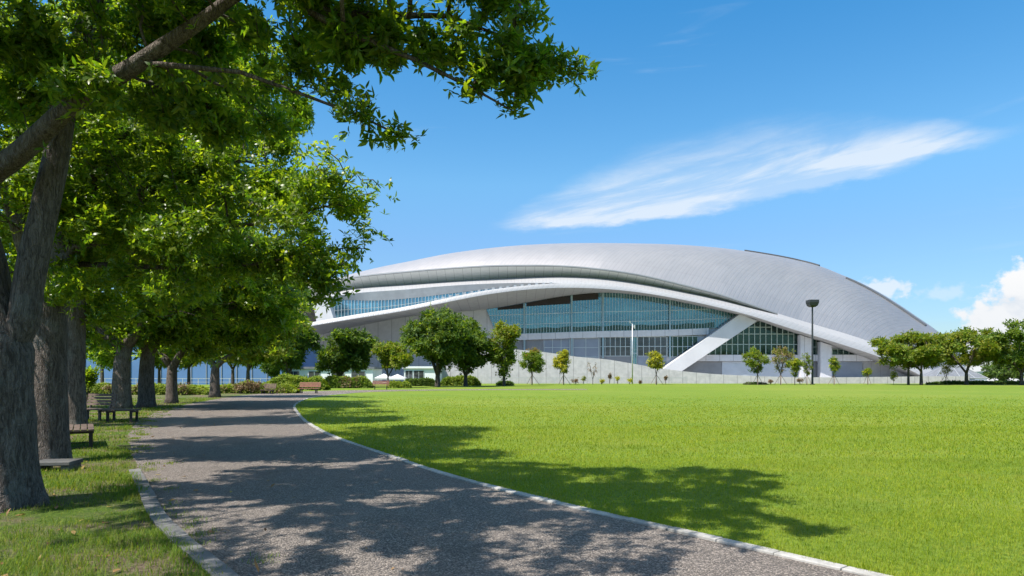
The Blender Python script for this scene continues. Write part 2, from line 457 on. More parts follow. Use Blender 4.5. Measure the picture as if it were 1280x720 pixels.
def wood(P, par, r, kids, minr, rng, knob=0.0, flare=0.0, sides_k=1.0):
    """tubes along the chains of the skeleton"""
    n = len(P); main = -np.ones(n, int)
    for i in range(n):
        p = par[i]
        if p >= 0 and (main[p] < 0 or r[i] > r[main[p]]): main[p] = i
    mb = MB()
    starts = [0] + [i for i in range(1, n) if par[i] >= 0 and main[par[i]] != i]
    for s0 in starts:
        if r[s0] < minr: continue
        ch = [s0]; 
        while main[ch[-1]] >= 0 and r[main[ch[-1]]] >= minr: ch.append(main[ch[-1]])
        pts = [P[i] for i in ch]; rr = [r[i] for i in ch]
        if par[s0] >= 0:
            pts = [P[par[s0]]] + pts; rr = [min(r[par[s0]] * .8, rr[0] * 1.25)] + rr
        if len(pts) < 2: continue
        R0 = max(rr); ns = 20 if R0 > .15 else 10 if R0 > .06 else 6 if R0 > .02 else 4
        ns = max(4, int(ns * sides_k))
        if R0 > .10 and sides_k >= 1:      # resample thick limbs so bark can be uneven
            pp, r2 = [], []
            for a in range(len(pts) - 1):
                L = np.linalg.norm(pts[a + 1] - pts[a]); k = max(1, int(L / .12))
                p0 = pts[max(a - 1, 0)]; p3 = pts[min(a + 2, len(pts) - 1)]
                for t in np.arange(k) / k:
                    p1, p2 = pts[a], pts[a + 1]
                    pp.append(.5 * ((2 * p1) + (-p0 + p2) * t + (2 * p0 - 5 * p1 + 4 * p2 - p3) * t * t + (-p0 + 3 * p1 - 3 * p2 + p3) * t ** 3))
                    r2.append(rr[a] * (1 - t) + rr[a + 1] * t)
            pp.append(pts[-1]); r2.append(rr[-1]); pts, rr = pp, r2
        b = len(mb.v)
        mb.tube(pts, rr, ns)
        if R0 > .10 and knob > 0:
            V = np.array(mb.v[b:]); C = np.repeat(np.array(pts), ns, 0); d = V - C
            ph = np.arctan2(d[:, 1], d[:, 0]); z = V[:, 2]
            f = (1 + knob * (np.sin(ph * 3 + z * 1.7 + s0) * .5 + np.sin(ph * 5 - z * 3.1 + 1.3 * s0) * .35 + np.sin(ph * 2 + z * 6.3) * .25 + rng.normal(0, .12, len(V))))
            if flare > 0 and s0 == 0:
                hgt = z - P[0][2]
                fl = np.exp(-np.maximum(hgt, 0) / .22) * flare * (.55 + .45 * np.sin(ph * 5 + 1.1 + np.sin(ph * 2)))
                f = f + fl
            V = C + d * f[:, None]
            mb.v[b:] = [tuple(q) for q in V]
    return mb

def blob_points(rng, blobs, n, shell=.45):
    vol = np.array([b[3] * b[4] * b[5] * (b[6] if len(b) > 6 else 1) for b in blobs])
    pick = rng.choice(len(blobs), n, p=vol / vol.sum())
    B = np.array([b[:6] for b in blobs])[pick]
    d = unit(rng.normal(0, 1, (n, 3))) * (rng.uniform(0, 1, (n, 1)) ** shell)
    return B[:, :3] + d * B[:, 3:6]

def make_tree(name, label, cat, base, seeds, blobs, rng, n_attr, step, infl, kill, base_r, n_ros, per, L, Wd,
              leaf='leaf_deep', leaf2=None, frac2=None, tip=.006, minr=.006, jitter=.16, fine=True, barkm='bark',
              knob=.05, flare=.5, seed_r=None, group=None, sides_k=1.0, power=2.35, shell=.45, spread=1.0, zcut=None, upaxis=.55, clump=1.0):
    """seeds/blobs in coordinates relative to base"""
    A = blob_points(rng, blobs, n_attr, shell)
    if zcut is not None: A = A[A[:, 2] > zcut]
    P, par = grow(rng, seeds, A, step, infl, kill)
    r, kids = pipe(P, par, tip, power, base_r, seed_r)
    root = thing(name, label, cat, base, 0, group)
    wood(P, par, r, kids, minr, rng, knob, flare, sides_k).build('trunk', barkm, root, smooth=True)
    thin = np.where(r < tip * 3.2)[0]; thin = thin[thin >= len(seeds)]
    if len(thin) == 0: thin = np.arange(len(P))
    q = P[thin] * clump
    cn = np.sin(q[:, 0] * 2.1 + 1.3 * np.sin(q[:, 1] * 1.7)) + np.sin(q[:, 1] * 2.3 + 1.1 * np.sin(q[:, 2] * 2.9)) + np.sin(q[:, 2] * 3.1 + q[:, 0])
    w = np.where(kids[thin] == 0, 2.2, 1.0) * np.clip(.65 + .50 * cn, .16, 2.0) * rng.uniform(.3, 1.7, len(thin))
    pick = rng.choice(thin, n_ros, p=w / w.sum())
    t = rng.uniform(0, 1, (n_ros, 1)); pp = np.where(par[pick] >= 0, par[pick], pick)
    pos = P[pick] * t + P[pp] * (1 - t) + rng.normal(0, jitter, (n_ros, 3)) * np.array([1, 1, .8])
    bd = unit(P[pick] - P[pp] + 1e-6)
    axis = bd * .7 + rng.normal(0, .45, (n_ros, 3)) + np.array([0, 0, upaxis])
    V, Q, T, nl = leaf_arrays(rng, pos, axis, per, L, Wd, spread, fine)
    mats = [leaf] + ([leaf2] if leaf2 else [])
    mi = None
    if leaf2:
        z = np.repeat(pos[:, 2], per); z = (z - z.min()) / (z.max() - z.min())
        f2 = frac2(z) if callable(frac2) else np.full(nl, frac2)
        # a whole spray turns colour together
        ro = np.repeat(rng.uniform(0, 1, n_ros), per)
        second = (ro < f2).astype(int)
        mi = second if T is None else np.concatenate([second, second, second])
    link('crown', np_mesh('crown', V, Q, T, mi), mats, root)
    return root

def lumps(rng, cx, cz, rx, ry, rz, k=9, size=.5, flat=.8):
    """an uneven crown: one heart and k lumps round it"""
    out = [(cx, 0, cz, rx * .62, ry * .62, rz * .62)]
    for i in range(k):
        d = unit(rng.normal(0, 1, 3)); d[2] = d[2] * .9
        s = size * rng.uniform(.7, 1.15)
        out.append((cx + d[0] * rx * (1 - s * .8), d[1] * ry * (1 - s * .8), cz + d[2] * rz * (1 - s * .8), rx * s, ry * s, rz * s * flat))
    return out

def path_nodes(seeds, pts, parent, step):
    """append a polyline to a seed skeleton; returns index of its last node"""
    last = np.array(seeds[parent][0]) if parent >= 0 else None; idx = parent
    for p in pts:
        p = np.array(p, float)
        if last is None:
            seeds.append((p, -1)); idx = len(seeds) - 1; last = p; continue
        L = np.linalg.norm(p - last); k = max(1, int(round(L / step)))
        for i in range(1, k + 1):
            seeds.append((last + (p - last) * i / k, idx)); idx = len(seeds) - 1
        last = p
    return idx

# ------------------------------------------------------------------ the ground
YL = [-14, 0, 5.42, 7.1, 9.6, 14.8, 19, 26.2, 32.5, 39, 47, 53, 60]
XL = [11.5, 1.6, -2.22, -3.5, -5.1, -8.25, -10.6, -14.0, -16.2, -17.9, -19.6, -20.6, -20.6]
YR = [-14, 0, 5.42, 6.82, 8.3, 9.96, 13.4, 17, 22, 29, 34, 40, 45.5, 52.5, 59]
XR = [17, 6.9, 2.76, 1.68, .58, -.58, -2.5, -4.4, -6.6, -9.2, -10.9, -12.5, -13.6, -14.1, -13.6]
def herm(xs, ys):
    xs = np.array(xs, float); ys = np.array(ys, float)
    m = np.gradient(ys, xs)
    def f(x):
        x = np.asarray(x, float); i = np.clip(np.searchsorted(xs, x) - 1, 0, len(xs) - 2)
        h = xs[i + 1] - xs[i]; t = np.clip((x - xs[i]) / h, 0, 1)
        return ((2 * t**3 - 3 * t**2 + 1) * ys[i] + (t**3 - 2 * t**2 + t) * h * m[i] + (-2 * t**3 + 3 * t**2) * ys[i + 1] + (t**3 - t**2) * h * m[i + 1])
    return f
xl, xr = herm(YL, XL), herm(YR, XR)

def build_ground():
    mb = MB(); mb.add([(-4000, -400, 0), (4000, -400, 0), (4000, 6000, 0), (-4000, 6000, 0)], [(0, 1, 2, 3)])
    tag(mb.build('lawn', 'lawn_turf'), kind='structure')
    ys = np.linspace(-14, 59, 147)
    rng = np.random.default_rng(3)
    # path: widens to the end of the avenue, then bends right behind the lawn
    Lp = [(float(xl(y)) + rng.normal(0, .03) - .02, y, .008) for y in ys]
    Rp = [(float(xr(y)), y, .008) for y in ys]
    for a, b in zip([(-19.5, 64), (-17, 68), (-12, 71), (-4, 73.3), (8, 75)], [(-12.6, 62.5), (-10.5, 65.5), (-7.5, 67.8), (-2, 69.6), (8, 70.8)]):
        Lp.append((*a, .008)); Rp.append((*b, .008))
    mb = MB(); mb.grid([Lp, Rp], flip=True)
    tag(mb.build('path', 'path_gravel'), kind='structure')
    # verge under the trees
    mb = MB(); yv = np.linspace(-14, 58, 73)
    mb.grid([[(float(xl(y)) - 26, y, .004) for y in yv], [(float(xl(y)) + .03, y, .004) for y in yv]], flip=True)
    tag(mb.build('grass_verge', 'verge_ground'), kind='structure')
    # kerbs
    def kerb(f, y0, y1, w, h, seg, mat, name, side):
        mb = MB(); y = y0
        while y < y1:
            dx = float(f(y + .3) - f(y - .3)) / .6; L = seg / math.sqrt(1 + dx * dx)
            ye = y + L - .006
            a = Vector((float(f(y)), y, 0)); b = Vector((float(f(ye)), ye, 0))
            t = (b - a).normalized(); nrm = Vector((t.y, -t.x, 0)) * side
            j = rng.normal(0, .004); hz = h + rng.normal(0, .003)
            q = [a + nrm * j, b + nrm * j, b + nrm * (w + j), a + nrm * (w + j)]
            mb.add([(p.x, p.y, -.05) for p in q] + [(p.x, p.y, hz) for p in q],
                   [(4, 5, 6, 7)[::side], (0, 1, 5, 4), (1, 2, 6, 5), (2, 3, 7, 6), (3, 0, 4, 7)])
            y += L
        return tag(mb.build(name, mat, bevel=.008), kind='structure')
    kerb(xr, -6, 58.5, .125, .03, .6, 'kerb_concrete', 'kerb', 1)
    kerb(xl, -6, 11.2, .155, .04, .62, 'kerb_stone', 'stone_kerb', -1)
    mb = MB(); mb.add([(-150, 120.6, .004), (230, 120.6, .004), (230, 420, .004), (-150, 420, .004)], [(0, 1, 2, 3)])
    tag(mb.build('plaza', 'plaza_paving'), kind='structure')
    # low hills on the horizon
    mb = MB(); xs = np.linspace(-1500, 3500, 120)
    top = 26 + 14 * np.sin(xs / 260 + 1) + 9 * np.sin(xs / 97) + 5 * np.sin(xs / 41)
    mb.grid([[(x, 3200, 0) for x in xs], [(x, 3350, t * .7) for x, t in zip(xs, top)], [(x, 3600, t) for x, t in zip(xs, top)], [(x, 4400, 0) for x in xs]])
    tag(mb.build('hills', 'hill_green', smooth=True), kind='structure')
build_ground()

# ------------------------------------------------------------------ grass blades, litter
def fnoise(x, y, s=1.0, seed=0.0):
    x = x * s + seed; y = y * s - seed * .7
    return (np.sin(x * 1.3 + 1.7 * np.sin(y * .9 + seed)) + np.sin(y * 1.7 + 1.3 * np.sin(x * .7 + 2)) + .6 * np.sin(x * 3.1 - y * 2.3 + seed) + .4 * np.sin(x * 5.3 + y * 6.1)) / 3.0

def blades(name, x, y, h, w, lean, mat, rng, label):
    n = len(x)
    a = rng.uniform(0, 6.28, n); d = np.stack([np.cos(a), np.sin(a), np.zeros(n)], 1)
    s = np.stack([-np.sin(a), np.cos(a), np.zeros(n)], 1) * (w * .5)[:, None]
    p = np.stack([x, y, np.full(n, -.002)], 1); up = np.array([[0, 0, 1.0]])
    ln = (lean * h)[:, None]; hh = h[:, None]
    m = p + d * ln * .35 + up * hh * .55
    V = np.stack([p - s, p + s, m + s * .75, m - s * .75, p + d * ln * 1.1 + up * hh * np.sqrt(np.maximum(.2, 1 - lean**2 * .6))[:, None]], 1).reshape(-1, 3)
    b = np.arange(n)[:, None] * 5
    return tag(link(name, np_mesh(name, V, b + np.array([[0, 1, 2, 3]]), b + np.array([[3, 2, 4]])), mat), label, 'grass', kind='stuff')

def build_grass():
    rng = np.random.default_rng(11)
    xs, ys, hs, ws = [], [], [], []
    for (y0, y1, dens, hm, wm) in ((4.6, 8, 3400, .036, .0036), (8, 13, 1500, .040, .0055), (13, 21, 480, .05, .010), (21, 34, 150, .05, .018), (34, 52, 45, .05, .03)):
        xmax = .78 * y1 + 5; x0 = float(xr(y1)) - .5
        n = int((xmax - x0) * (y1 - y0) * dens)
        x = rng.uniform(x0, xmax, n); y = rng.uniform(y0, y1, n)
        keep = (x > xr(y) + .11 - .03 * rng.uniform(0, 1, n)) & (x < .78 * y + 4.9) & (rng.uniform(0, 1, n) < np.clip((54 - y) / 34, 0, 1))
        x, y = x[keep], y[keep]
        hv = hm * np.clip(rng.normal(1, .3, len(x)) + .25 * fnoise(x, y, 1.6), .4, 2.0)
        edge = np.exp(-np.abs(x - xr(y) - .15) / .12)
        xs.append(x); ys.append(y); hs.append(hv * (1 + .8 * edge)); ws.append(np.full(len(x), wm) * rng.uniform(.7, 1.3, len(x)))
    x, y, h, w = map(np.concatenate, (xs, ys, hs, ws))
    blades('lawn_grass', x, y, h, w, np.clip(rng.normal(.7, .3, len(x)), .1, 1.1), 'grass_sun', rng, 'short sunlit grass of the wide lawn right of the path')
    xs, ys, hs, ws = [], [], [], []
    for (y0, y1, dens, hm, wm) in ((4.4, 9, 1800, .060, .005), (9, 15, 850, .065, .008), (15, 26, 310, .07, .013), (26, 46, 95, .08, .022)):
        n = int(9 * (y1 - y0) * dens)
        y = rng.uniform(y0, y1, n); x = xl(y) - .12 + .09 * rng.uniform(-1, 1, n) - 9 * rng.uniform(0, 1, n) ** 1.3
        near = x > xl(y) - .22
        pn = fnoise(x, y, 1.1, 4.0) + .5 * fnoise(x, y, 3.7, 1.0)
        keep = (rng.uniform(0, 1, n) < np.clip(.50 + .80 * pn, .22, 1)) & (x > -.80 * y - 3)
        x, y, pn = x[keep], y[keep], pn[keep]
        hv = hm * np.clip(rng.normal(.9, .35, len(x)) + .5 * pn, .3, 2.2)
        xs.append(x); ys.append(y); hs.append(hv); ws.append(np.full(len(x), wm) * rng.uniform(.7, 1.3, len(x)))
    # tufts that creep over the edges of the path
    for k in range(70):
        yy = rng.uniform(5, 34); xx = float(xl(yy)) + abs(rng.normal(0, .28)); n = 60
        xs.append(xx + rng.normal(0, .07, n)); ys.append(yy + rng.normal(0, .10, n)); hs.append(.05 * rng.uniform(.5, 1.4, n)); ws.append(np.full(n, .006 if yy < 12 else .012))
    x, y, h, w = map(np.concatenate, (xs, ys, hs, ws))
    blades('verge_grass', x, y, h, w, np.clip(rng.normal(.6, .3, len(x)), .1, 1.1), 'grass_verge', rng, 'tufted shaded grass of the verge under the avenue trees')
    # fallen leaves
    n = 380
    y = 4.5 + 26 * rng.uniform(0, 1, n) ** 1.4; x = xl(y) + rng.normal(-1.5, 1.8, n)
    n = len(x); pos = np.stack([x, y, np.full(n, .022)], 1)
    axis = np.stack([rng.normal(0, .3, n), rng.normal(0, .3, n), np.ones(n)], 1)
    V, Q, T, nl = leaf_arrays(rng, pos, axis, 1, .085, .034, 1.35, True)
    V[:, 2] = np.maximum(V[:, 2], .012)
    tag(link('fallen_leaves', np_mesh('fallen_leaves', V, Q, T), 'litter'), 'dry fallen leaves strewn over verge and path edge', 'leaves', kind='stuff')
build_grass()

# ------------------------------------------------------------------ the stadium
def build_stadium():
    YF = 150.0
    st = thing('stadium', 'huge silver stadium with sweeping curved metal roof and teal glass front', 'stadium', (20, YF, 0))
    off = Vector((-20, -YF, 0))
    def fin(mb, name, mat, parent=st, **k):
        o = mb.build(name, mat, parent, **k)
        for v in o.data.vertices: v.co += off
        o.data.update()
        return o
    def cur(tab): 
        a = np.array(tab, float); return herm(a[:, 0], a[:, 1])
    Tf = cur([(300, 392), (330, 382), (365, 369), (400, 357), (440, 345), (480, 335), (520, 327), (560, 319), (605, 312.5), (650, 308), (700, 305.3), (750, 304.6), (800, 305), (850, 306.3), (900, 309.8), (950, 316.5), (1000, 326), (1023, 332), (1050, 342.5), (1075, 353), (1100, 366), (1125, 381.5), (1150, 398.5), (1168, 411), (1185, 425), (1200, 442), (1210, 466)])
    TY = lambda x: np.interp(x, [300, 440, 700, 850, 1000, 1100, 1168, 1210], [182, 180, 173, 172, 169, 162, 156, 150])
    Rf = cur([(300, 388), (330, 380), (365, 366), (400, 353), (440, 346.3), (505, 339.5), (560, 335), (605, 332.3), (650, 331.4), (700, 332), (750, 336), (800, 343.5), (850, 355), (900, 368), (940, 381), (975, 393), (1025, 408), (1067, 420.5), (1100, 432), (1135, 447), (1180, 471)])
    RY = lambda x: np.interp(x, [300, 440, 600, 750, 900, 1000, 1180], [168, 158, 150, 147, 147.5, 148, 146])
    nu = 240
    u = np.linspace(0, 1, nu)
    pr = 300 + (1180 - 300) * u; pt = 300 + (1210 - 300) * u ** .97
    Rp = np.array([W(a, b, c) for a, b, c in zip(pr, Rf(pr), RY(pr))])
    Tp = np.array([W(a, b, c) for a, b, c in zip(pt, Tf(pt), TY(pt))])
    rows = []
    dy = (Tp[:, 1] - Rp[:, 1]); dz = Tp[:, 2] - Rp[:, 2]
    m1 = (Tp[:, 2] - EYE) / Tp[:, 1] * dy
    m0 = np.maximum((2 * dz - m1) * np.interp(u, [0, .6, .85, 1], [1.65, 1.65, 1.3, 1.0]), dz * 1.05)
    for t in np.linspace(0, 1, 22):
        z = (2*t**3 - 3*t**2 + 1) * Rp[:, 2] + (t**3 - 2*t**2 + t) * m0 + (-2*t**3 + 3*t**2) * Tp[:, 2] + (t**3 - t**2) * m1
        rows.append(np.stack([Rp[:, 0] * (1 - t) + Tp[:, 0] * t, Rp[:, 1] + dy * t, z], 1))
    nb = len(rows)
    for t in np.linspace(0, 1, 14)[1:]:
        D = 75.0
        z = Tp[:, 2] * (1 - t ** 2) + (m1 / np.maximum(dy, 1)) * D * t * (1 - t) ** 2
        rows.append(np.stack([Tp[:, 0] - 12 * t, Tp[:, 1] + D * t * np.clip((1 - u) * 4, .25, 1), np.maximum(z, 0)], 1))
    mb = MB(); mb.grid(rows)
    roof = fin(mb, 'main_roof', 'roof_metal', smooth=True)
    # dark gutters set into the ridge
    def strip(rowa, rowb, i0, i1, lift, name):
        mb = MB(); up = np.array([0, -.10, lift])
        a, b = rows[rowa][i0:i1] + up, rows[rowb][i0:i1] + up
        mb.grid([a - np.array([0, 0, lift + .3]), a, b, b - np.array([0, 0, lift + .3])])
        o = fin(mb, name, 'gutter_dark', roof)
    i = lambda p: int((p - 300) / 910 * (nu - 1))
    strip(20, 21, i(925), i(1024), .30, 'gutter')
    strip(17, 18, i(1058), i(1168), .30, 'gutter')
    mb = MB()                                                                      # fine raised rib across the shell
    k0 = i(1000)
    for t in range(8, 19): pass
    # rim: the shaded underside of the main roof
    Sf = cur([(300, 392), (400, 369), (440, 361.5), (505, 356), (560, 352.3), (605, 349.3), (650, 346.8), (700, 345.6), (750, 347.6), (800, 354), (850, 363.6), (900, 374), (940, 385), (975, 394)])
    SY = lambda x: RY(x) + np.interp(x, [300, 640, 900, 975], [4.5, 4.5, 2.6, .5])
    px = np.linspace(300, 975, 150)
    rimtop = np.array([W(a, b, c) for a, b, c in zip(px, Rf(px), RY(px))])
    lip = rimtop + np.array([0, .05, -.28]); s_ = np.array([W(a, b, c) for a, b, c in zip(px, Sf(px), SY(px))])
    mb = MB(); mb.grid([rimtop + np.array([0, -.12, .06]), rimtop + np.array([0, -.12, -.22])], flip=True); fin(mb, 'roof_edge', 'rim_metal', roof, smooth=True)
    mb = MB(); mb.grid([lip, lip * .5 + s_ * .5, s_], flip=True); fin(mb, 'roof_soffit', 'rim_soffit', roof, smooth=True)
    # the lower roof
    Mf = cur([(400, 373), (440, 367), (505, 362), (560, 357.3), (605, 354.8), (650, 353.6), (700, 354), (750, 355.4), (800, 361), (850, 369.5), (900, 380), (940, 389.5), (975, 398.5), (1025, 415), (1067, 427.5), (1100, 438.5), (1140, 456), (1172, 472)])
    W1Y = lambda x: np.interp(x, [330, 400, 560, 700, 800, 900, 1000, 1100, 1172], [125, 128.6, 134.6, 141.4, 144.4, 145.2, 145.6, 145, 144])
    MY = lambda x: np.maximum(np.minimum(SY(np.minimum(x, 975)) - 5, 152), W1Y(x))
    MY2 = lambda x: np.where(x < 700, np.interp(x, [400, 640, 700], [152, 147, 141.4]), W1Y(x))
    px = np.linspace(404, 975, 130)
    a_ = np.array([W(a, b - .6, c + .2) for a, b, c in zip(px, Sf(px), SY(px))]); b_ = np.array([W(a, b, c) for a, b, c in zip(px, Mf(px), MY2(px))])
    mb = MB(); mb.grid([a_, a_ * .5 + b_ * .5 + np.array([0, 0, .12]), b_], flip=True)
    fin(mb, 'lower_roof', 'canopy_metal', smooth=True)
    # skirt of the roof on the right, below the end of the shadow gap
    px = np.linspace(972, 1176, 60); pb = np.linspace(972, 1170, 60)
    a_ = np.array([W(a, b - .4, c - .1) for a, b, c in zip(px, Rf(px), RY(px))]); b_ = np.array([W(a, b, c) for a, b, c in zip(pb, Mf(pb), W1Y(pb))])
    mb = MB(); mb.grid([a_, a_ * .5 + b_ * .5, b_], flip=True); fin(mb, 'roof_skirt', 'canopy_metal', smooth=True)
    # grey louvred strip and glass under the lower roof on the left
    Gf = cur([(404, 374), (440, 375.2), (470, 375.6), (520, 372), (570, 366), (620, 360.4), (660, 356.6), (700, 354.3)])
    px = np.linspace(404, 696, 80); mb = MB()
    mb.grid([[W(a, b, c) for a, b, c in zip(px, Mf(px) , MY2(px) - .02)], [W(a, b, c) for a, b, c in zip(px, Gf(px), MY2(px) + .6)]], flip=True)
    fin(mb, 'louvre_strip', 'louvre_grey')
    W1f = cur([(330, 414), (400, 401), (440, 394), (505, 383.6), (560, 372.4), (605, 363.4), (650, 357.6), (700, 354), (750, 355.4), (800, 361), (850, 369.5), (900, 380), (940, 389.5), (975, 398), (1025, 414), (1067, 427), (1100, 438), (1140, 455), (1170, 471)])
    W2f = cur([(330, 419), (400, 405.5), (440, 398.8), (505, 388.4), (560, 377.4), (605, 368.8), (650, 362.8), (700, 359.8), (750, 360.8), (800, 365.6), (850, 374), (900, 384.7), (940, 395), (983, 409), (1025, 422), (1067, 435.2), (1100, 446.5), (1130, 459), (1160, 474)])
    px = np.linspace(406, 690, 90)
    mb = MB(); mb.grid([[W(a, b, c + .8) for a, b, c in zip(px, Gf(px), MY2(px))], [W(a, max(b + 4, g + 1), c + .8) for a, b, g, c in zip(px, W1f(px), Gf(px), MY2(px))]], flip=True)
    gl = fin(mb, 'upper_window', 'glass_blue')
    mb = MB()
    for p in np.arange(410, 690, 4.2):
        c = float(MY2(p)) + .62; t = W(p, float(Gf(p)), c); b = W(p, float(W1f(p)) + 4, c)
        if t[2] - b[2] < .05: continue
        mb.box(t[0] - .05, c - .05, b[2], t[0] + .05, c + .05, t[2])
    for p0 in range(410, 680, 10):
        for f in (.5,):
            q = [W(p, float(Gf(p)) * (1 - f) + (float(W1f(p)) + 4) * f, float(MY2(p)) + .6) for p in (p0, p0 + 10)]
            mb.tube(q, .05, 4)
    fin(mb, 'window_frame', 'mullion_white', gl)
    # small posts standing in the slot over the canopy
    for p in list(range(545, 690, 9)):
        mb = MB(); c = float(W1Y(p)) + 1.5; t = W(p, float(W1f(p)) - 2.9 + (p - 545) * .010, c); b = W(p, float(W1f(p)) + 2, c)
        mb.box(t[0] - .32, c, b[2], t[0] + .22, c + .5, t[2])
        fin(mb, 'slot_post', 'louvre_grey')
    # white folded end wall at the left tip
    mb = MB(); q = [W(392, 381, 146), W(409, 374, 146), W(417, 398, 146), W(396, 405, 146)]
    mb.prism(q, (0, 3, 0)); fin(mb, 'end_wall', 'white_paint')
    # canopy: fascia, top and soffit
    px = np.linspace(330, 1170, 220); pb = np.linspace(330, 1160, 220)
    f1 = np.array([W(a, b, c) for a, b, c in zip(px, W1f(px), W1Y(px))]); f2 = np.array([W(a, b, c - .5) for a, b, c in zip(pb, W2f(pb), W1Y(pb))])
    mb = MB(); mb.grid([f1, f1 * .5 + f2 * .5 + np.array([0, -.12, .05]), f2], flip=True)
    can = fin(mb, 'canopy', 'canopy_metal', smooth=True)
    sel = px < 705
    mb = MB(); mb.grid([f1[sel], [(p[0], max(p[1] + .1, 151.5), p[2] + .05) for p in f1[sel]]]); fin(mb, 'canopy_top', 'canopy_metal', can)
    SIf = cur([(330, 423), (400, 409), (455, 403.3), (540, 392), (608, 386.5), (660, 378), (700, 371), (750, 366), (800, 369), (850, 377.5), (900, 388.5), (940, 398.5), (983, 413), (1025, 426.8), (1067, 442), (1100, 455), (1130, 468), (1150, 477)])
    pi_ = np.linspace(330, 1150, 220)
    f3 = np.array([W(a, b, YF + .1) for a, b in zip(pi_, SIf(pi_))])
    mb = MB(); mb.grid([f2, f2 * .5 + f3 * .5 + np.array([0, 0, -.15]), f3], flip=True); fin(mb, 'canopy_soffit', 'soffit_grey', can, smooth=True)
    # facade wall behind everything
    px = np.linspace(360, 1150, 160)
    mb = MB(); mb.grid([[W(p, float(SIf(p)), YF + .35) for p in px], [(GX(p, YF + .35), YF + .35, -.2) for p in px]], flip=True)
    fin(mb, 'facade_wall', 'facade_concrete')
    # --- big glass wall
    left = lambda py: 608 + (py - 386.5) * .40
    Bf = cur([(600, 419), (680, 416.2), (740, 414.2), (840, 412), (900, 409.5), (930, 408)])
    braceL = lambda py: 925 - (py - 393) * 1.53
    def facade(name, x0, x1, topf, botf, mat, Y, sx, hlines, fmat, wv=.10, wh=.10, parent=st, lf=None, rf=None):
        xs = np.arange(x0, x1 + .01, sx); mb = MB(); fr = MB()
        def cl(p, py):
            if lf: p = max(p, lf(py))
            if rf: p = min(p, rf(py))
            return p
        T_ = []; B_ = []
        for p in xs:
            t, b = float(topf(p)), float(botf(p))
            if lf and p < lf(b): b = min(b, max(t + .05, 386.5 + (p - 608) / .40))
            if rf:
                lim = 393 + (925 - p) / 1.53
                if b > lim: b = max(lim, t + .05)
            T_.append(W(p, t, Y)); B_.append(W(p, b, Y))
            X = GX(p, Y); zt, zb = T_[-1][2], B_[-1][2]
            if zt - zb > .3: fr.box(X - wv / 2, Y - .16, zb, X + wv / 2, Y - .02, zt - .02)
        mb.grid([T_, B_], flip=True)
        g = fin(mb, name, mat, parent)
        for k in hlines:
            run = []
            for p, t, b in zip(xs, T_, B_):
                zz = EYE + (HZ - k(p)) / F * Y
                if b[2] < zz < t[2] - .05: run.append((t[0], zz))
            for (xa, za), (xb, zb) in zip(run[:-1], run[1:]):
                fr.add([(xa, Y - .13, za - wh / 2), (xb, Y - .13, zb - wh / 2), (xb, Y - .13, zb + wh / 2), (xa, Y - .13, za + wh / 2),
                        (xa, Y - .03, za - wh / 2), (xb, Y - .03, zb - wh / 2), (xb, Y - .03, zb + wh / 2), (xa, Y - .03, za + wh / 2)],
                       [(0, 1, 2, 3), (0, 4, 5, 1), (3, 2, 6, 7)])
        if fr.v: fin(fr, 'window_frame', fmat, g)
        return g
    facade('glass_wall', 608, 925, SIf, Bf, 'glass_teal', YF, 3.58, [lambda p: Bf(p) - 11.5, lambda p: Bf(p) - 24], 'mullion_white', .085, .12, lf=left, rf=True)
    # blackout panels behind the top of the glass
    for (x0, x1, h0, h1) in ((622, 654, 0, 5.5), (658, 713, 0, 9.5), (716, 748, 0, 9.0)):
        px = np.linspace(x0, x1, 8); mb = MB()
        tops = [W(p, float(SIf(p)) + .2, YF - .20) for p in px]
        bots = [W(p, float(SIf((x0 + x1) / 2)) + h0 * 0 + h1 + (p - x0) * -.06, YF - .20) for p in px]
        mb.grid([tops, bots], flip=True); fin(mb, 'blackout_panel', 'blackout')
    for p in (655.5, 714.5, 753.5, 837):
        mb = MB(); X = GX(p, YF); zt = W(p, float(SIf(p)), YF)[2]; zb = W(p, 448, YF)[2]
        mb.box(X - .19, YF - .45, zb, X + .19, YF - .21, zt); fin(mb, 'post', 'post_teal')
    px = np.linspace(623, 893, 40); mb = MB()
    mb.grid([[W(p, float(Bf(p)) - 6.5 + .8 * math.sin(p * .21), YF - .012) for p in px], [W(p, float(Bf(p)) - .5, YF - .012) for p in px]], flip=True); fin(mb, 'interior_floor', 'glass_dark')
    # white balcony band, lower storey
    px = np.linspace(618, 886, 50)
    mb = MB(); t_ = [W(p, float(Bf(p)), YF - .5) for p in px]; b_ = [W(p, float(Bf(p)) + 7.8, YF - .5) for p in px]
    mb.grid([[(q[0], YF, q[2]) for q in t_], t_, b_, [(q[0], YF, q[2]) for q in b_]], flip=True); fin(mb, 'balcony_band', 'facade_concrete')
    def panel(x0, x1, y0, y1, mat, name, Y=YF + .15, frame=None, nx=0, ny=0, fm='mullion_white'):
        mb = MB(); a = W(x0, y1, Y); b = W(x1, y0, Y)
        mb.box(a[0], Y, a[2], b[0], Y + .15, b[2]); o = fin(mb, name, mat)
        if nx:
            fr = MB()
            for k in range(nx + 1):
                X = a[0] + (b[0] - a[0]) * k / nx; fr.box(X - .06, Y - .1, a[2], X + .06, Y - .005, b[2])
            for k in range(ny + 1):
                Z = a[2] + (b[2] - a[2]) * k / ny; fr.box(a[0] + .07, Y - .09, Z - .06, b[0] - .07, Y - .01, Z + .06)
            fin(fr, 'window_frame', fm, o)
        return o
    panel(640, 679, 423, 470, 'panel_grey', 'wall_panel')
    panel(680, 712, 422.5, 470, 'panel_bluegrey', 'wall_panel', nx=3, ny=4)
    panel(716.5, 748, 422.5, 470, 'panel_bluegrey', 'wall_panel', nx=2, ny=4)
    panel(750, 788, 421.5, 445, 'glass_grey', 'lower_window', nx=6, ny=2)
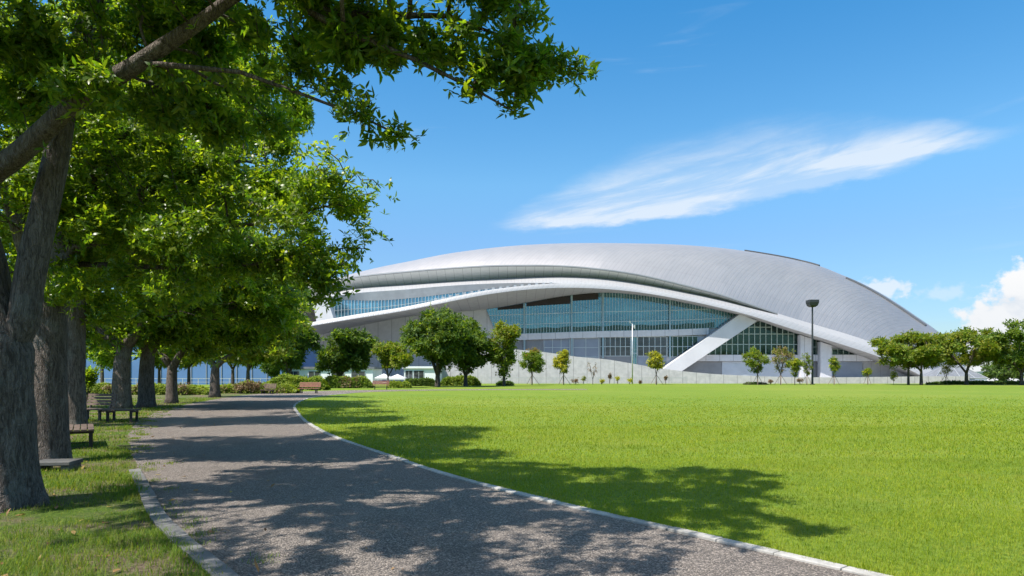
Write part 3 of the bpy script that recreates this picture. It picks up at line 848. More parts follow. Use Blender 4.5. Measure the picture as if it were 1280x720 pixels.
    panel(750, 788, 445.3, 470, 'panel_grey', 'wall_panel')
    panel(797, 833, 421, 445, 'glass_grey', 'lower_window', nx=5, ny=2)
    panel(797, 833, 445.3, 470, 'panel_bluegrey', 'wall_panel')
    panel(834.5, 872, 420.5, 446, 'glass_dark', 'lower_window', nx=6, ny=2)
    panel(789, 796, 421, 462, 'glass_teal', 'lower_window', nx=2, ny=2)
    # right bay: dark glass triangle, band, shutters, columns
    facade('bay_window', 866, 1000, lambda p: SIf(p) if p > 946 else max(float(SIf(p)), 402.3 + (946 - p) * .512), lambda p: 443.5, 'glass_dark', YF, 7.0,
           [lambda p: 417.5, lambda p: 430.5, lambda p: 409], 'mullion_green', .17, .17)
    panel(1014, 1026, 424, 443.5, 'glass_dark', 'bay_window', nx=2, ny=2, fm='mullion_green')
    panel(1040, 1068, 436.5, 443.5, 'glass_dark', 'bay_window', nx=4, ny=1, fm='mullion_green')
    mb = MB(); a = W(860, 451.5, YF - .4); b = W(1092, 443.5, YF - .4); mb.box(a[0], YF - .4, a[2], b[0], YF + .2, b[2]); fin(mb, 'floor_band', 'facade_concrete')
    panel(846, 902, 452, 477, 'panel_grey', 'wall_panel')
    panel(902.6, 999, 452, 477, 'panel_light', 'shutter')
    panel(1015, 1024, 452, 477, 'panel_grey', 'shutter')
    panel(1040, 1078, 452, 477, 'panel_bluegrey', 'shutter')
    panel(1079, 1112, 452.4, 477, 'soffit_grey', 'wall_panel')
    for (x0, x1) in ((1000, 1014), (1025, 1039)):
        mb = MB(); a = W(x0, 477, 148.5); b = W(x1, 477, 148.5); tops = [W(x0, float(SIf(x0)) + .5, 149)[2], W(x1, float(SIf(x1)) + .5, 149)[2]]
        mb.prism([(a[0], 148.2, 0), (b[0], 148.2, 0), (b[0], 148.2, tops[1]), (a[0], 148.2, tops[0])], (0, 1.6, 0)); fin(mb, 'column', 'facade_concrete')
    # the great slanted brace
    mb = MB(); q = [W(826, 463, 147.2), W(925, 392.5, 147.2), W(947, 401.0, 147.2), W(848, 467, 147.2)]
    mb.prism(q, (0, 2.6, 0)); fin(mb, 'brace', 'white_paint', bevel=.05)
    return st
build_stadium()

# ------------------------------------------------------------------ walls, fences, other buildings
def build_walls():
    Y = 120.0
    f = herm([540, 600, 640, 679, 718, 760, 790, 823, 886, 940, 1212], [430, 433, 436.5, 440, 445.5, 449.5, 454.4, 460, 467, 469.8, 470.2])
    px = np.linspace(545, 1212, 160)
    mb = MB()
    t = [W(p, float(f(p)), Y) for p in px]
    mb.grid([[(q[0], Y, -.2) for q in t], t, [(q[0], Y + .4, q[2]) for q in t], [(q[0], Y + .4, -.2) for q in t]])
    tag(mb.build('retaining_wall', 'wall_concrete'), 'long pale concrete wall that slopes down along the stadium front', 'wall')
    # railing before the wall
    Y = 117.5; x0, x1 = GX(602, Y), GX(858, Y)
    fe = thing('railing', 'thin grey metal railing in front of the sloping concrete wall', 'railing', (x0, Y, 0))
    mb = MB(); mb.box(0, -.03, .98, x1 - x0, .03, 1.05); mb.box(0, -.02, .15, x1 - x0, .02, .19); mb.build('rail', 'fence_metal', fe)
    mb = MB()
    for k in np.arange(0, x1 - x0, .28): mb.box(k - .012, -.012, .19, k + .012, .012, .98)
    mb.build('balusters', 'fence_metal', fe)
    for k in np.arange(0, x1 - x0 + .1, (x1 - x0) / 14):
        mb = MB(); mb.box(k - .04, -.035, 0, k + .04, .035, 1.08); mb.build('post', 'fence_metal', fe)
    # joints of the low wall
build_walls()

def house(name, label, x0, x1, Y, h, depth, wall, roof, windows, cat='building', over=.3):
    r = thing(name, label, cat, ((x0 + x1) / 2, Y, 0)); hw = (x1 - x0) / 2
    mb = MB(); mb.box(-hw, 0, -.1, hw, depth, h); mb.build('wall', wall, r)
    mb = MB(); mb.box(-hw - over, -over, h + .003, hw + over, depth + over, h + .35); mb.build('roof', roof, r)
    for (a, b, z0, z1) in windows:
        mb = MB()
        for (p, q, s, t) in ((a - .06, b + .06, z0 - .06, z0), (a - .06, b + .06, z1, z1 + .06), (a - .06, a, z0, z1), (b, b + .06, z0, z1), ((a + b) / 2 - .03, (a + b) / 2 + .03, z0, z1)):
            mb.box(p, -.08, s, q, -.004, t)
        w = mb.build('window', 'mullion_white', r)
        mb = MB(); mb.box(a, -.05, z0, b, -.02, z1); mb.build('pane', 'glass_grey', w)
    return r

def build_background():
    # blue hall behind the avenue
    Y = 108.; x0, x1 = GX(40, Y), GX(352, Y)
    r = thing('warehouse', 'long blue metal clad hall behind the avenue trees', 'building', ((x0 + x1) / 2, Y, 0)); hw = (x1 - x0) / 2
    mb = MB()
    mb.box(-hw, 0, -.1, hw, 20, 6.4); mb.build('wall', 'siding_blue', r)
    for k in np.arange(-hw + 1.2, hw, 2.4):
        mb = MB(); mb.box(k - .06, -.10, 0, k + .06, -.003, 6.38); mb.build('rib', 'panel_bluegrey', r)
    mb = MB(); mb.box(-hw - .2, -.3, 6.403, hw + .2, 20.2, 6.8); mb.build('roof', 'panel_bluegrey', r)
    # railing at its foot
    fe = thing('railing', 'pale thin railing at the foot of the blue hall', 'railing', (GX(112, 100), 100, 0)); L = GX(345, 100) - GX(112, 100)
    mb = MB(); mb.box(0, -.03, .95, L, .03, 1.02); mb.box(0, -.03, .45, L, .03, .50); mb.build('rail', 'pole_grey', fe)
    for k in np.arange(0, L + .1, L / 12):
        mb = MB(); mb.box(k - .04, -.04, 0, k + .04, .04, 1.05); mb.build('post', 'pole_grey', fe)
    # white low buildings
    house('pavilion', 'low white building with dark windows between the round trees', GX(352, 112), GX(466, 112), 112, 2.5, 8, 'siding_white', 'roof_slate',
          [(-6.5, -4.6, .7, 2.1), (-3, -1.2, .7, 2.1), (.8, 2.8, .3, 2.2), (4, 6.2, .7, 2.1)])
    house('kiosk', 'white flat roofed block behind the trunk of the tallest tree', GX(505, 114), GX(548, 114), 114, 2.6, 6, 'siding_white', 'siding_white',
          [(-2.6, -1.5, .1, 2.2), (-1.2, .4, .1, 2.2)])
    # white tents
    def tent(px, Y, w, h, label):
        t = thing('tent', label, 'tent', (GX(px, Y), Y, 0))
        mb = MB(); hw = w / 2
        mb.add([(-hw, 0, h * .6), (hw, 0, h * .6), (hw, w, h * .6), (-hw, w, h * .6), (0, w / 2, h)], [(0, 1, 4), (1, 2, 4), (2, 3, 4), (3, 0, 4)])
        for (a, b) in ((-hw, 0), (hw, 0), (hw, w), (-hw, w)): pass
        mb.box(-hw, -.01, h * .6 - .25, hw, .012, h * .6); mb.box(-hw, w - .01, h * .6 - .25, hw, w + .012, h * .6)
        mb.build('canopy', 'white_paint', t)
        for (a, b) in ((-hw, 0), (hw, 0), (hw, w), (-hw, w)):
            mb = MB(); mb.box(a - .05, b - .05, 0, a + .05, b + .05, h * .6 - .002); mb.build('pole', 'pole_grey', t)
    tent(478, 108, 2.6, 1.75, 'small white tent left of the thin tree trunk behind the lawn')
    tent(495, 106, 2.8, 1.65, 'small white tent right of the thin tree trunk behind the lawn')
    # glass roofed entrance at the right
    Y = 122.; g = thing('entrance_pavilion', 'small glass roofed pavilion with white ribs at the right end of the wall', 'pavilion', (GX(1218, Y), Y, 0))
    mb = MB(); mb.add([(-7, 0, .9), (2.4, 0, .9), (2.4, 6, .9), (-7, 6, .9), (-3.5, 3, 3.3), (-.8, 3, 3.3)], [(0, 1, 5, 4), (1, 2, 5), (2, 3, 4, 5), (3, 0, 4)])
    mb.build('roof', 'roof_slate', g)
    mb = MB()
    for a, b in (((-7, 0, .95), (-3.5, 3, 3.38)), ((2.4, 0, .95), (-.8, 3, 3.38)), ((-3.5, 3, 3.38), (-.8, 3, 3.38)), ((-2.4, 0, .95), (-2.2, 3, 3.38)), ((.2, 0, .95), (-1.2, 3, 3.38)), ((-7, 0, .95), (2.4, 0, .95)), ((2.4, 6, .95), (-.8, 3, 3.38)), ((2.4, 0, .95), (2.4, 6, .95))):
        mb.tube([a, b], .06, 6)
    mb.build('ribs', 'fence_metal', g)
    mb = MB(); mb.box(-6.9, .1, 0, 2.3, 5.9, .88); mb.build('wall', 'siding_white', g)
    mb = MB(); mb.box(-1.4, .06, .02, .1, .097, .8); mb.build('door', 'panel_bluegrey', g)
build_background()

# ------------------------------------------------------------------ lamps
def build_lamps():
    Y = 108.; l = thing('street_lamp', 'tall dark lamp post with wide tapered box head before the stadium', 'street lamp', (GX(1015.5, Y), Y, 0))
    zt = W(0, 383, Y)[2]
    mb = MB(); mb.tube([(0, 0, 0), (0, 0, .5), (0, 0, zt)], [.17, .16, .12], 12); mb.build('pole', 'lamp_dark', l, smooth=False)
    mb = MB(); mb.box(-.28, -.28, 0, .28, .28, .12); mb.build('base', 'lamp_dark', l)
    h = W(0, 375, Y)[2]
    mb = MB()
    def ring(z, a): return [(-a, -a, z), (a, -a, z), (a, a, z), (-a, a, z)]
    v = ring(zt - .12, .36) + ring(zt + .10, .62) + ring(h - .40, .76) + ring(h, .76)
    fs = [(3, 2, 1, 0), (12, 13, 14, 15)]
    for k in range(3):
        for i in range(4): fs.append((k * 4 + i, k * 4 + (i + 1) % 4, k * 4 + 4 + (i + 1) % 4, k * 4 + 4 + i))
    mb.add(v, fs); mb.build('lamp_head', 'lamp_dark', l, bevel=.04)
    Y = 112.; l = thing('light_pole', 'slim pale grey pole with a small bracket on top before the teal glass', 'pole', (GX(790.5, Y), Y, 0))
    zt = W(0, 405, Y)[2]
    mb = MB(); mb.tube([(0, 0, 0), (0, 0, zt * .5), (0, 0, zt)], [.11, .09, .07], 10); mb.build('pole', 'pole_grey', l, smooth=True)
    mb = MB(); mb.tube([(0, 0, zt - .5), (.35, 0, zt - .45)], .04, 6); mb.build('bracket', 'pole_grey', l)
    mb = MB(); mb.tube([(0, 0, zt - .05), (-.35, 0, zt + .25)], .04, 6); mb.build('bracket', 'pole_grey', l)
    mb = MB(); mb.tube([(.35, 0, zt - .75), (.35, 0, zt - .15)], [.10, .16], 8); mb.build('lamp_head', 'pole_grey', l)
    mb = MB(); mb.tube([(-.35, 0, zt + .15), (-.35, 0, zt + .5)], [.07, .11], 8); mb.build('sensor', 'pole_grey', l)
build_lamps()

# ------------------------------------------------------------------ benches
def bench(name, label, loc, rz, L, back=True, wood='wood_red', D=.44, planks=4, h=.43, scale=1.0, group='park benches', tilt=0):
    b = thing(name, label, 'bench', loc, rz, group); b.scale = (scale,) * 3
    rng = random.Random(hash(label) % 1000 if False else len(label))
    mb = MB(); w = D / planks
    for k in range(planks):
        y0 = -D / 2 + k * w; j = rng.uniform(-.004, .004)
        mb.box(-L / 2 + rng.uniform(-.01, .01), y0 + .008, h - .045 + j, L / 2 + rng.uniform(-.01, .01), y0 + w - .008, h + j)
    mb.build('seat', wood, b, bevel=.006)
    if back:
        mb = MB(); n = 4
        for k in range(n):
            z = h + .10 + k * .105; y = D / 2 + .02 + (z - h) * .22
            mb.add([(sx * L / 2, y + dy + (.02 if dz > 0 else 0), z + dz) for dz in (0, .085) for dy in (0, .03) for sx in (-1, 1)],
                   [(0, 2, 3, 1), (4, 5, 7, 6), (0, 1, 5, 4), (2, 6, 7, 3), (0, 4, 6, 2), (1, 3, 7, 5)])
        mb.build('backrest', wood, b, bevel=.005)
    for sx in (-1, 1):
        X = sx * (L / 2 - .25 * L / 1.7)
        mb = MB()
        mb.box(X - .035, -D / 2 + .03, 0, X + .035, -D / 2 + .10, h - .052)
        mb.box(X - .035, D / 2 - .10, 0, X + .035, D / 2 - .03, h - .052)
        mb.box(X - .032, -D / 2 + .01, h - .105, X + .032, D / 2 + .01, h - .049)
        mb.box(X - .05, -D / 2, -.01, X + .05, D / 2, .03)
        if back: mb.tube([(X, D / 2 - .02, h - .08), (X, D / 2 + .055, h + .02), (X, D / 2 + .16, h + .52)], .028, 6)
        mb.build('leg', 'iron_black', b)
    return b

def build_benches():
    bench('bench', 'wide brown slatted backless bench beside the mossy double trunk', (GX(92, 15.2), 15.2, 0), R(122), 1.9, False, 'wood_grey', .78, 6)
    bench('bench', 'weathered brown bench with backrest behind the third trunk', (GX(117, 23.6), 23.6, 0), R(-16), 1.25, True, 'wood_grey', .46, 4, h=.42)
    bench('bench', 'dark backless bench on bare soil at the path edge', (GX(153, 22.9), 22.9, 0), R(12), 1.0, False, 'wood_grey', .72, 5)
    bench('bench', 'reddish bench with backrest where the path bends right', (GX(386, 57.5), 57.5, 0), R(-6), 1.85, True, 'wood_red')
    bench('bench', 'reddish bench with backrest farthest off beside the slim tree', (GX(476, 72), 72, 0), R(8), 1.75, True, 'wood_red')
    bench('bench', 'low greyish bench in front of the pale hedge left of the bend', (GX(334, 56), 56, 0), R(-30), 1.45, True, 'wood_grey', .42, 4, .34)
    # concrete slab by the second trunk
    s = thing('concrete_slab', 'low weathered concrete slab set on the grass by the second trunk', 'slab', (GX(71, 11.4), 11.4, 0), R(8))
    mb = MB(); mb.box(-.31, -.24, .10, .31, .24, .165); mb.build('top', 'slab_concrete', s, bevel=.012)
    for a in (-.22, .22):
        mb = MB(); mb.box(a - .07, -.2, -.01, a + .07, .2, .098); mb.build('block', 'slab_concrete', s, bevel=.01)
build_benches()

# ------------------------------------------------------------------ the avenue trees
def rel(base, pts): return [tuple(np.array(p) - np.array(base)) for p in pts]

def avenue():
    # ---- tree 1: the giant at the left edge
    rng = np.random.default_rng(101)
    b = (GX(0, 8.3), 8.3, 0.0)
    sd = []; 
    def add(pts, parent, step=.35): return path_nodes(sd, rel(b, pts), parent, step)
    i0 = add([(b[0], b[1], -.12), (b[0] + .0, 8.3, .9), W(3, 440, 8.3)], -1)
    n_tr = len(sd)
    iA = add([W(-14, 370, 8.3), W(-30, 290, 8.2), W(-26, 225, 8.0)], i0)                 # left stem
    nA = len(sd)
    iB = add([W(28, 400, 8.3), W(42, 320, 8.35), W(58, 250, 8.4), W(76, 170, 8.5), W(90, 80, 8.6), W(118, 0, 8.8), W(150, -120, 9.1)], i0)   # right stem
    nB = len(sd)
    iC = add([W(20, 195, 7.8), W(90, 130, 7.5), W(175, 78, 7.3), W(240, 34, 7.2), W(300, -8, 7.2), W(350, -20, 7.2)], iA)   # big limb to the upper right
    nC = len(sd)
    iD = add([W(375, 8, 7.0), W(430, 38, 7.0), W(520, 75, 7.1), W(590, 110, 7.2), W(640, 138, 7.2)], iC)                          # overhanging bough
    nD = len(sd)
    iE = add([W(390, 12, 7.1), W(450, 18, 7.2), W(560, 20, 7.3), W(640, 50, 7.5), W(730, 92, 7.5)], iC)
    nE = len(sd)
    mid = nC - 6
    iF = add([W(300, 90, 7.0), W(370, 115, 7.1), W(450, 145, 7.2), W(505, 172, 7.2)], mid)
    nF = len(sd)
    iG = add([W(-80, 120, 7.4), W(-130, -60, 6.6), W(-160, -220, 6.2)], iA)
    nG = len(sd)
    sr = [0] * len(sd)
    def setr(a, c, r0, r1):
        for k in range(a, c): sr[k] = r0 + (r1 - r0) * (k - a) / max(1, c - 1 - a)
    setr(0, n_tr, .40, .34); setr(n_tr, nA, .27, .19); setr(nA, nB, .175, .07); setr(nB, nC, .125, .055); setr(nC, nD, .042, .010); setr(nD, nE, .045, .010); setr(nE, nF, .03, .01); setr(nF, nG, .18, .09)
    B = []
    def bl(px, py, Y, rx, ry, rz, w=1.0): B.append((*(np.array(W(px, py, Y)) - np.array(b)), rx, ry, rz, w))
    bl(560, 40, 7.3, .75, .6, .42, 2.6); bl(640, 78, 7.3, .55, .5, .36, 3.4); bl(690, 80, 7.5, .36, .4, .24, 4); bl(722, 98, 7.5, .22, .25, .13, 7); bl(640, 135, 7.2, .22, .25, .20, 7); bl(600, 96, 7.2, .42, .4, .2, 3); bl(500, 50, 7.3, .6, .5, .30, 2.6)
    bl(440, 25, 7.3, .7, .7, .40, 2.4); bl(620, 5, 7.5, .5, .5, .30, 2.0); bl(665, 25, 7.5, .22, .3, .18, 4); bl(620, -40, 7.9, .7, .6, .35)
    bl(400, 105, 7.3, .42, .45, .28, 3.4); bl(460, 145, 7.2, .36, .4, .28, 4); bl(500, 172, 7.2, .20, .25, .24, 7); bl(440, 120, 7.3, .3, .3, .2, 4)
    for (x, y, z, rx, ry, rz, w) in ((-2.9, 5.7, 6.3, 1.5, 1.1, .7, .9), (-1.0, 5.6, 6.0, 1.0, .9, .5, 1.0), (-.2, 6.6, 6.1, .8, .7, .4, 1.0), (-4.6, 5.2, 6.6, 1.5, 1.2, .9, .7), (-2.2, 7.0, 6.9, 1.5, 1.0, .7, .9), (-3.6, 4.2, 6.2, 1.2, .8, .6, .7), (-1.7, 4.3, 5.9, 1.1, .8, .30, 1.1), (-.5, 4.8, 5.8, .8, .6, .25, 1.2), (-2.9, 3.5, 5.8, 1.0, .7, .3, 1.0), (-1.2, 5.2, 5.7, .9, .5, .25, 1.2), (-4.0, 5.0, 5.9, 1.0, .8, .3, .9), (-6.6, 4.6, 6.2, 1.4, 1.0, .32, .9), (-8.2, 6.6, 6.5, 1.3, 1.3, .4, .7), (-5.6, 6.3, 6.6, 1.1, 1.0, .32, .9), (-7.4, 8.2, 7.0, 1.3, 1.2, .4, .7), (-5.0, 3.4, 6.0, 1.1, .8, .3, .8)):  # unseen foliage clumps added above the view to dapple path and verge with shade
        B.append((x - b[0], y - b[1], z, rx, ry, rz, w))
    bl(320, 60, 8.0, .9, .7, .5); bl(250, 120, 8.3, .9, .8, .6); bl(120, 90, 8.4, 1.1, .8, .6); bl(40, 40, 7.6, .9, .7, .6); bl(190, 10, 8.2, 1.2, 1.0, .7); bl(320, 150, 8.5, .5, .6, .35)
    bl(40, 100, 8.8, 1.1, .8, .7); bl(90, 110, 7.2, .5, .4, .35, 1.3)
    # the crown above and beside the frame
    bl(100, -180, 8.0, 2.6, 2.0, 1.0, .35); bl(360, -140, 7.8, 2.0, 1.3, .7, .5); bl(-200, -90, 6.9, 1.2, 1.2, .7, .5); bl(560, -130, 8.0, 1.2, 1.1, .5, .8)
    make_tree('broadleaf_tree', 'giant forked tree at the left edge with a bough over the path', 'tree', b, sd, B, rng, 5600, .16, 1.5, .26, .40, 29000, 8, .090, .031,
              'leaf_deep', 'leaf_fresh', .30, tip=.0048, minr=.0048, jitter=.085, clump=1.6, seed_r=sr, knob=.085, flare=.95, group='avenue trees')

    def avenue_tree(seed, label, px, Y, r0, trunk, crown, n_attr, n_ros, per, L, leaf, leaf2, f2, step=.3, kill=.5, infl=2.6, jitter=.2, fine=True, sides=1.0, tip=.008, limbs=(), trunk_r=None, minr=None, bk='bark'):
        rng = np.random.default_rng(seed); b = (GX(px, Y), Y, 0.0); sd = []
        i0 = path_nodes(sd, rel(b, [(b[0], b[1], -.1)] + [W(*t) for t in trunk]), -1, .45)
        n0 = len(sd); sr = [r0 * (1 - .25 * k / max(1, n0 - 1)) for k in range(n0)]
        for (pts, ra, rb) in limbs:
            a = len(sd); path_nodes(sd, rel(b, [W(*t) for t in pts]), i0, .45)
            sr += [ra + (rb - ra) * k / max(1, len(sd) - 1 - a) for k in range(len(sd) - a)]
        B = [(*(np.array(W(p, q, y)) - np.array(b)), rx, ry, rz, w) for (p, q, y, rx, ry, rz, w) in crown]
        return make_tree('broadleaf_tree', label, 'tree', b, sd, B, rng, n_attr, step, infl, kill, r0, n_ros, per, L, L * .38, leaf, leaf2, f2, tip=tip, minr=minr or tip,
                         jitter=jitter, clump=9 / Y ** .75, seed_r=sr, knob=.06, flare=.4, group='avenue trees', fine=fine, sides_k=sides, barkm=bk)

    # ---- tree 2 (12 m): heavy trunk behind the giant
    avenue_tree(202, 'second avenue tree, heavy mossy trunk with a crown reaching over the path', 58, 12.4, .37, [(58, 520, 12.4), (60, 430, 12.4), (62, 370, 12.4)],
                [(230, 60, 16, 2.6, 2.2, 1.0, .6), (300, 140, 16.5, 1.8, 1.8, .9, .8), (60, 240, 12.5, 2.2, 2.0, 1.2, 1), (170, 180, 12.5, 1.9, 2, 1.2, 1.1), (280, 200, 13, 1.5, 1.6, 1.0, 1.2), (20, 120, 12.6, 2.0, 2, 1.4, .8), (160, 60, 13.8, 2.4, 1.8, 1.0, .6), (300, 110, 14.2, 1.4, 1.4, .8, .7), (-80, 60, 13.0, 2.2, 2.0, 1.4, .3), (330, 240, 14, .9, 1, .6, 1.2), (230, 280, 13.6, 1.0, 1, .6, 1.2), (130, 300, 13, .9, .9, .5, 1.2), (420, 235, 11.8, .85, 1.0, .52, 2.0), (470, 238, 11.5, .36, .45, .20, 7), (440, 215, 11.6, .4, .4, .18, 4), (440, 305, 11.8, .42, .6, .32, 4.5), (400, 350, 12, .45, .7, .28, 5), (455, 270, 11.8, .28, .4, .22, 6), (465, 300, 11.7, .2, .3, .14, 7), (370, 300, 12, .6, .8, .4, 2.5), (415, 375, 12.2, .28, .5, .18, 6), (435, 335, 11.9, .28, .4, .22, 6), (150, 290, 11.6, 1.1, .8, .5, 1.6), (240, 310, 11.4, .9, .7, .4, 1.8), (330, 290, 11.3, .6, .5, .35, 2), (200, 370, 11.8, .9, .7, .25, 1.6), (120, 360, 11.8, .7, .6, .3, 1.5), (180, 230, 11.5, .9, .6, .5, 1.6), (340, 260, 12.2, 1.1, 1.2, .7, 1.3), (350, 330, 12.3, .75, 1, .40, 1.6), (410, 195, 11.7, .5, .6, .22, 2.4), (250, 350, 12.6, .8, .9, .4, 1.4), (460, 325, 11.8, .18, .25, .12, 5), (300, 340, 12.4, .7, .8, .4, 1.4)],
                5200, 31000, 8, .090, 'leaf_fresh', 'leaf_deep', .35, step=.22, kill=.45, infl=2.2, jitter=.16, tip=.007,
                limbs=[([(90, 310, 12.4), (200, 290, 12.3), (320, 280, 12.1), (420, 255, 11.8)], .075, .016), ([(100, 330, 12.8), (220, 335, 12.8), (320, 330, 12.4), (430, 310, 11.9)], .06, .014), ([(40, 320, 12.5), (10, 230, 12.4), (-40, 120, 12.3)], .22, .11), ([(85, 300, 12.6), (130, 210, 12.7), (180, 120, 12.8)], .20, .08), ([(75, 330, 12.4), (150, 250, 12.8), (250, 215, 13.1)], .12, .05)])
    # ---- tree 3 (21 m): reaches far across the path
    avenue_tree(303, 'third avenue tree, upright grey trunk behind the slatted backless bench', 93, 21, .33, [(93, 480, 21), (94, 420, 21), (96, 360, 21)],
                [(230, 220, 25.5, 2.8, 2.6, 1.3, .8), (250, 260, 21, 1.6, 2.0, 1.2, 1), (270, 340, 21.5, 1.3, 1.6, .8, 1.2), (230, 250, 21.5, 2.6, 2.6, 1.8, .9), (220, 350, 21.5, 1.8, 2, .9, 1.1), (140, 300, 21, 2.4, 2.4, 1.8, .8), (40, 260, 21, 3, 2.6, 2.2, .5), (220, 180, 21, 1.9, 2.2, 1.1, .8), (160, 150, 21, 3.4, 2.8, 1.6, .6), (60, 350, 21, 2, 2, .9, .8), (140, 390, 22, 1.2, 1.4, .6, 1.2)],
                2000, 9000, 7, .17, 'leaf_fresh', 'leaf_deep', .35, step=.34, kill=.55, infl=3.0, jitter=.22, tip=.009,
                limbs=[([(125, 290, 21), (145, 250, 21), (165, 190, 21)], .20, .09), ([(140, 285, 21), (200, 300, 21), (255, 285, 20.8)], .17, .05), ([(70, 300, 21), (40, 230, 21)], .16, .08)])
    # ---- trees 4-7
    avenue_tree(404, 'fourth avenue tree, stout grey trunk with a low level limb', 152, 31, .43, [(152, 480, 31), (153, 450, 31), (156, 434, 31)],
                [(150, 340, 31, 4.0, 3.4, 2.2, 1), (60, 370, 31, 3.0, 2.6, 1.6, 1), (240, 330, 31, 3.4, 3, 2.2, 1), (310, 330, 31, 2.2, 2.6, 1.5, 1), (120, 415, 31.5, 2.4, 2, .7, 1.3), (250, 400, 31, 1.9, 2, .8, 1.2), (180, 250, 31, 4, 3.4, 2, .7), (60, 430, 32, 1.6, 1.5, .6, 1.3), (125, 442, 31.5, 1.2, 1.2, .4, 1.5)],
                1300, 6500, 6, .25, 'leaf_deep', 'leaf_fresh', .4, step=.5, kill=.85, infl=4.5, jitter=.32, tip=.014, fine=False, sides=.7,
                limbs=[([(140, 424, 31), (120, 410, 31), (95, 390, 31)], .26, .09), ([(172, 415, 31), (190, 380, 31), (215, 330, 31)], .24, .08)])
    avenue_tree(505, 'fifth avenue tree with trunk forking low into a V', 183, 33, .40, [(183, 480, 33), (184, 450, 33), (186, 440, 33)],
                [(250, 370, 33, 3.2, 3, 1.8, 1), (180, 390, 33, 2.4, 2.4, 1.2, 1), (320, 370, 33, 2.4, 2.4, 1.6, 1.1), (350, 365, 32, 1.3, 1.8, .9, 1.2), (240, 300, 33, 3.6, 3, 2, .8), (225, 420, 33, 1.6, 1.6, .5, 1.4), (130, 430, 34, 1.3, 1.3, .5, 1.4)],
                1000, 5200, 6, .25, 'leaf_fresh', 'leaf_deep', .4, step=.5, kill=.85, infl=4.5, jitter=.32, tip=.014, fine=False, sides=.7,
                limbs=[([(174, 425, 33), (168, 400, 33), (160, 370, 33)], .22, .08), ([(200, 415, 33), (212, 400, 33), (240, 370, 33)], .24, .08)])
    avenue_tree(606, 'sixth avenue tree, slimmer trunk between the V fork and the pale hedge', 214.5, 37.5, .33, [(214.5, 490, 37.5), (215, 470, 37.5), (215.5, 460, 37.5)],
                [(230, 400, 37.5, 2.6, 2.4, 1.3, 1), (280, 370, 37.5, 3, 2.6, 1.7, 1), (330, 395, 37.5, 2.0, 2.2, 1.2, 1.2), (200, 425, 37.5, 1.4, 1.6, .6, 1.2), (350, 350, 37, 2, 2.2, 1.4, 1), (255, 437, 38, 1.3, 1.4, .55, 1.6), (300, 425, 37.5, 1.5, 1.6, .7, 1.4), (185, 440, 38, .9, 1, .4, 1.6)],
                800, 4300, 6, .27, 'leaf_fresh', 'leaf_deep', .3, step=.5, kill=.85, infl=4.5, jitter=.34, tip=.014, fine=False, sides=.7,
                limbs=[([(206, 448, 37.5), (196, 435, 37.5)], .18, .07), ([(224, 445, 37.5), (240, 420, 37.5), (262, 395, 37.5)], .20, .07)])
    avenue_tree(707, 'seventh avenue tree with bright yellow green crown at the bend', 268.5, 47.5, .36, [(268.5, 480, 47.5), (269, 466, 47.5), (269.5, 458, 47.5)],
                [(300, 400, 47.5, 2.8, 2.6, 1.3, 1), (345, 395, 47, 1.9, 2, 1.2, 1.2), (260, 410, 47.5, 2.2, 2.2, 1.2, 1), (310, 425, 47.5, 2.6, 2.4, .9, 1.2), (285, 370, 47.5, 2.6, 2.4, 1.3, .9), (240, 440, 48, 1.7, 1.6, .8, 1.6), (300, 448, 47, 1.6, 1.2, .5, 1.6), (350, 440, 46.5, 1.2, 1.2, .6, 1.8), (372, 405, 46.5, 1.1, 1.3, .9, 2.2), (385, 380, 46, .7, 1, .5, 2.5), (330, 445, 47.5, 1.2, 1.2, .5, 1.2)],
                950, 5600, 6, .30, 'leaf_fresh', 'leaf_olive', .3, step=.5, kill=.85, infl=4.5, jitter=.36, tip=.015, fine=False, sides=.7,
                limbs=[([(258, 446, 47.5), (248, 432, 47.5)], .18, .08), ([(282, 448, 47.5), (300, 436, 47.5), (325, 424, 47.5)], .2, .07)])
avenue()

# ------------------------------------------------------------------ trees farther off
def far_tree(name, label, px, Y, xl_, xr_, top, bot, r, n_ros, L, leaf, leaf2=None, f2=None, seed=0, group=None, cat='tree', k=9, per=5, tip=None, fork=None, size=.5, attr=None, jit=None, lean=0.0, shell=.45, flat=.8):
    rng = np.random.default_rng(seed + int(px) * 7)
    b = (GX(px, Y), Y, 0.0)
    zt, zb = W(0, top, Y)[2], W(0, bot, Y)[2]
    x0, x1 = GX(xl_, Y) - b[0], GX(xr_, Y) - b[0]
    cx, cz = (x0 + x1) / 2, (zt + zb) / 2; rx, rz = (x1 - x0) / 2, (zt - zb) / 2
    B = lumps(rng, cx, cz, rx, rx, rz, k, size, flat)
    if flat < .8: B = B[1:]
    fk = fork if fork is not None else max(.4, zb * .9)
    sd = []; i0 = path_nodes(sd, [(0, 0, -.1), (lean * .4, 0, fk * .55), (lean, 0, fk)], -1, max(.25, fk / 5))
    for d in range(3 if rx > 1 else 0):
        a = d * 2.1 + rng.uniform(0, 1)
        path_nodes(sd, [(lean + cx * .3 + math.cos(a) * rx * .3, math.sin(a) * rx * .3, fk + (cz - fk) * .65)], i0, max(.3, rx * .15))
    s = max(rx, rz)
    sr = [r * (1 - .3 * i / i0) for i in range(i0 + 1)] + [r * .5] * (len(sd) - i0 - 1)
    return make_tree(name, label, cat, b, sd, B, rng, attr or int(220 + 36 * k), s * .11, s * 1.3, s * .155, r, int(n_ros * (1.0 if name == 'young_tree' else 1.25)), per, L, L * .45, leaf, leaf2, f2, tip=tip or max(.006, r * .07),
                     minr=(tip or max(.006, r * .07)), clump=(3.4 if name == 'young_tree' else 2.6) / s, jitter=jit or s * .075, fine=False, barkm='bark_far', knob=0, flare=0, seed_r=sr, group=group, sides_k=.7, shell=shell)

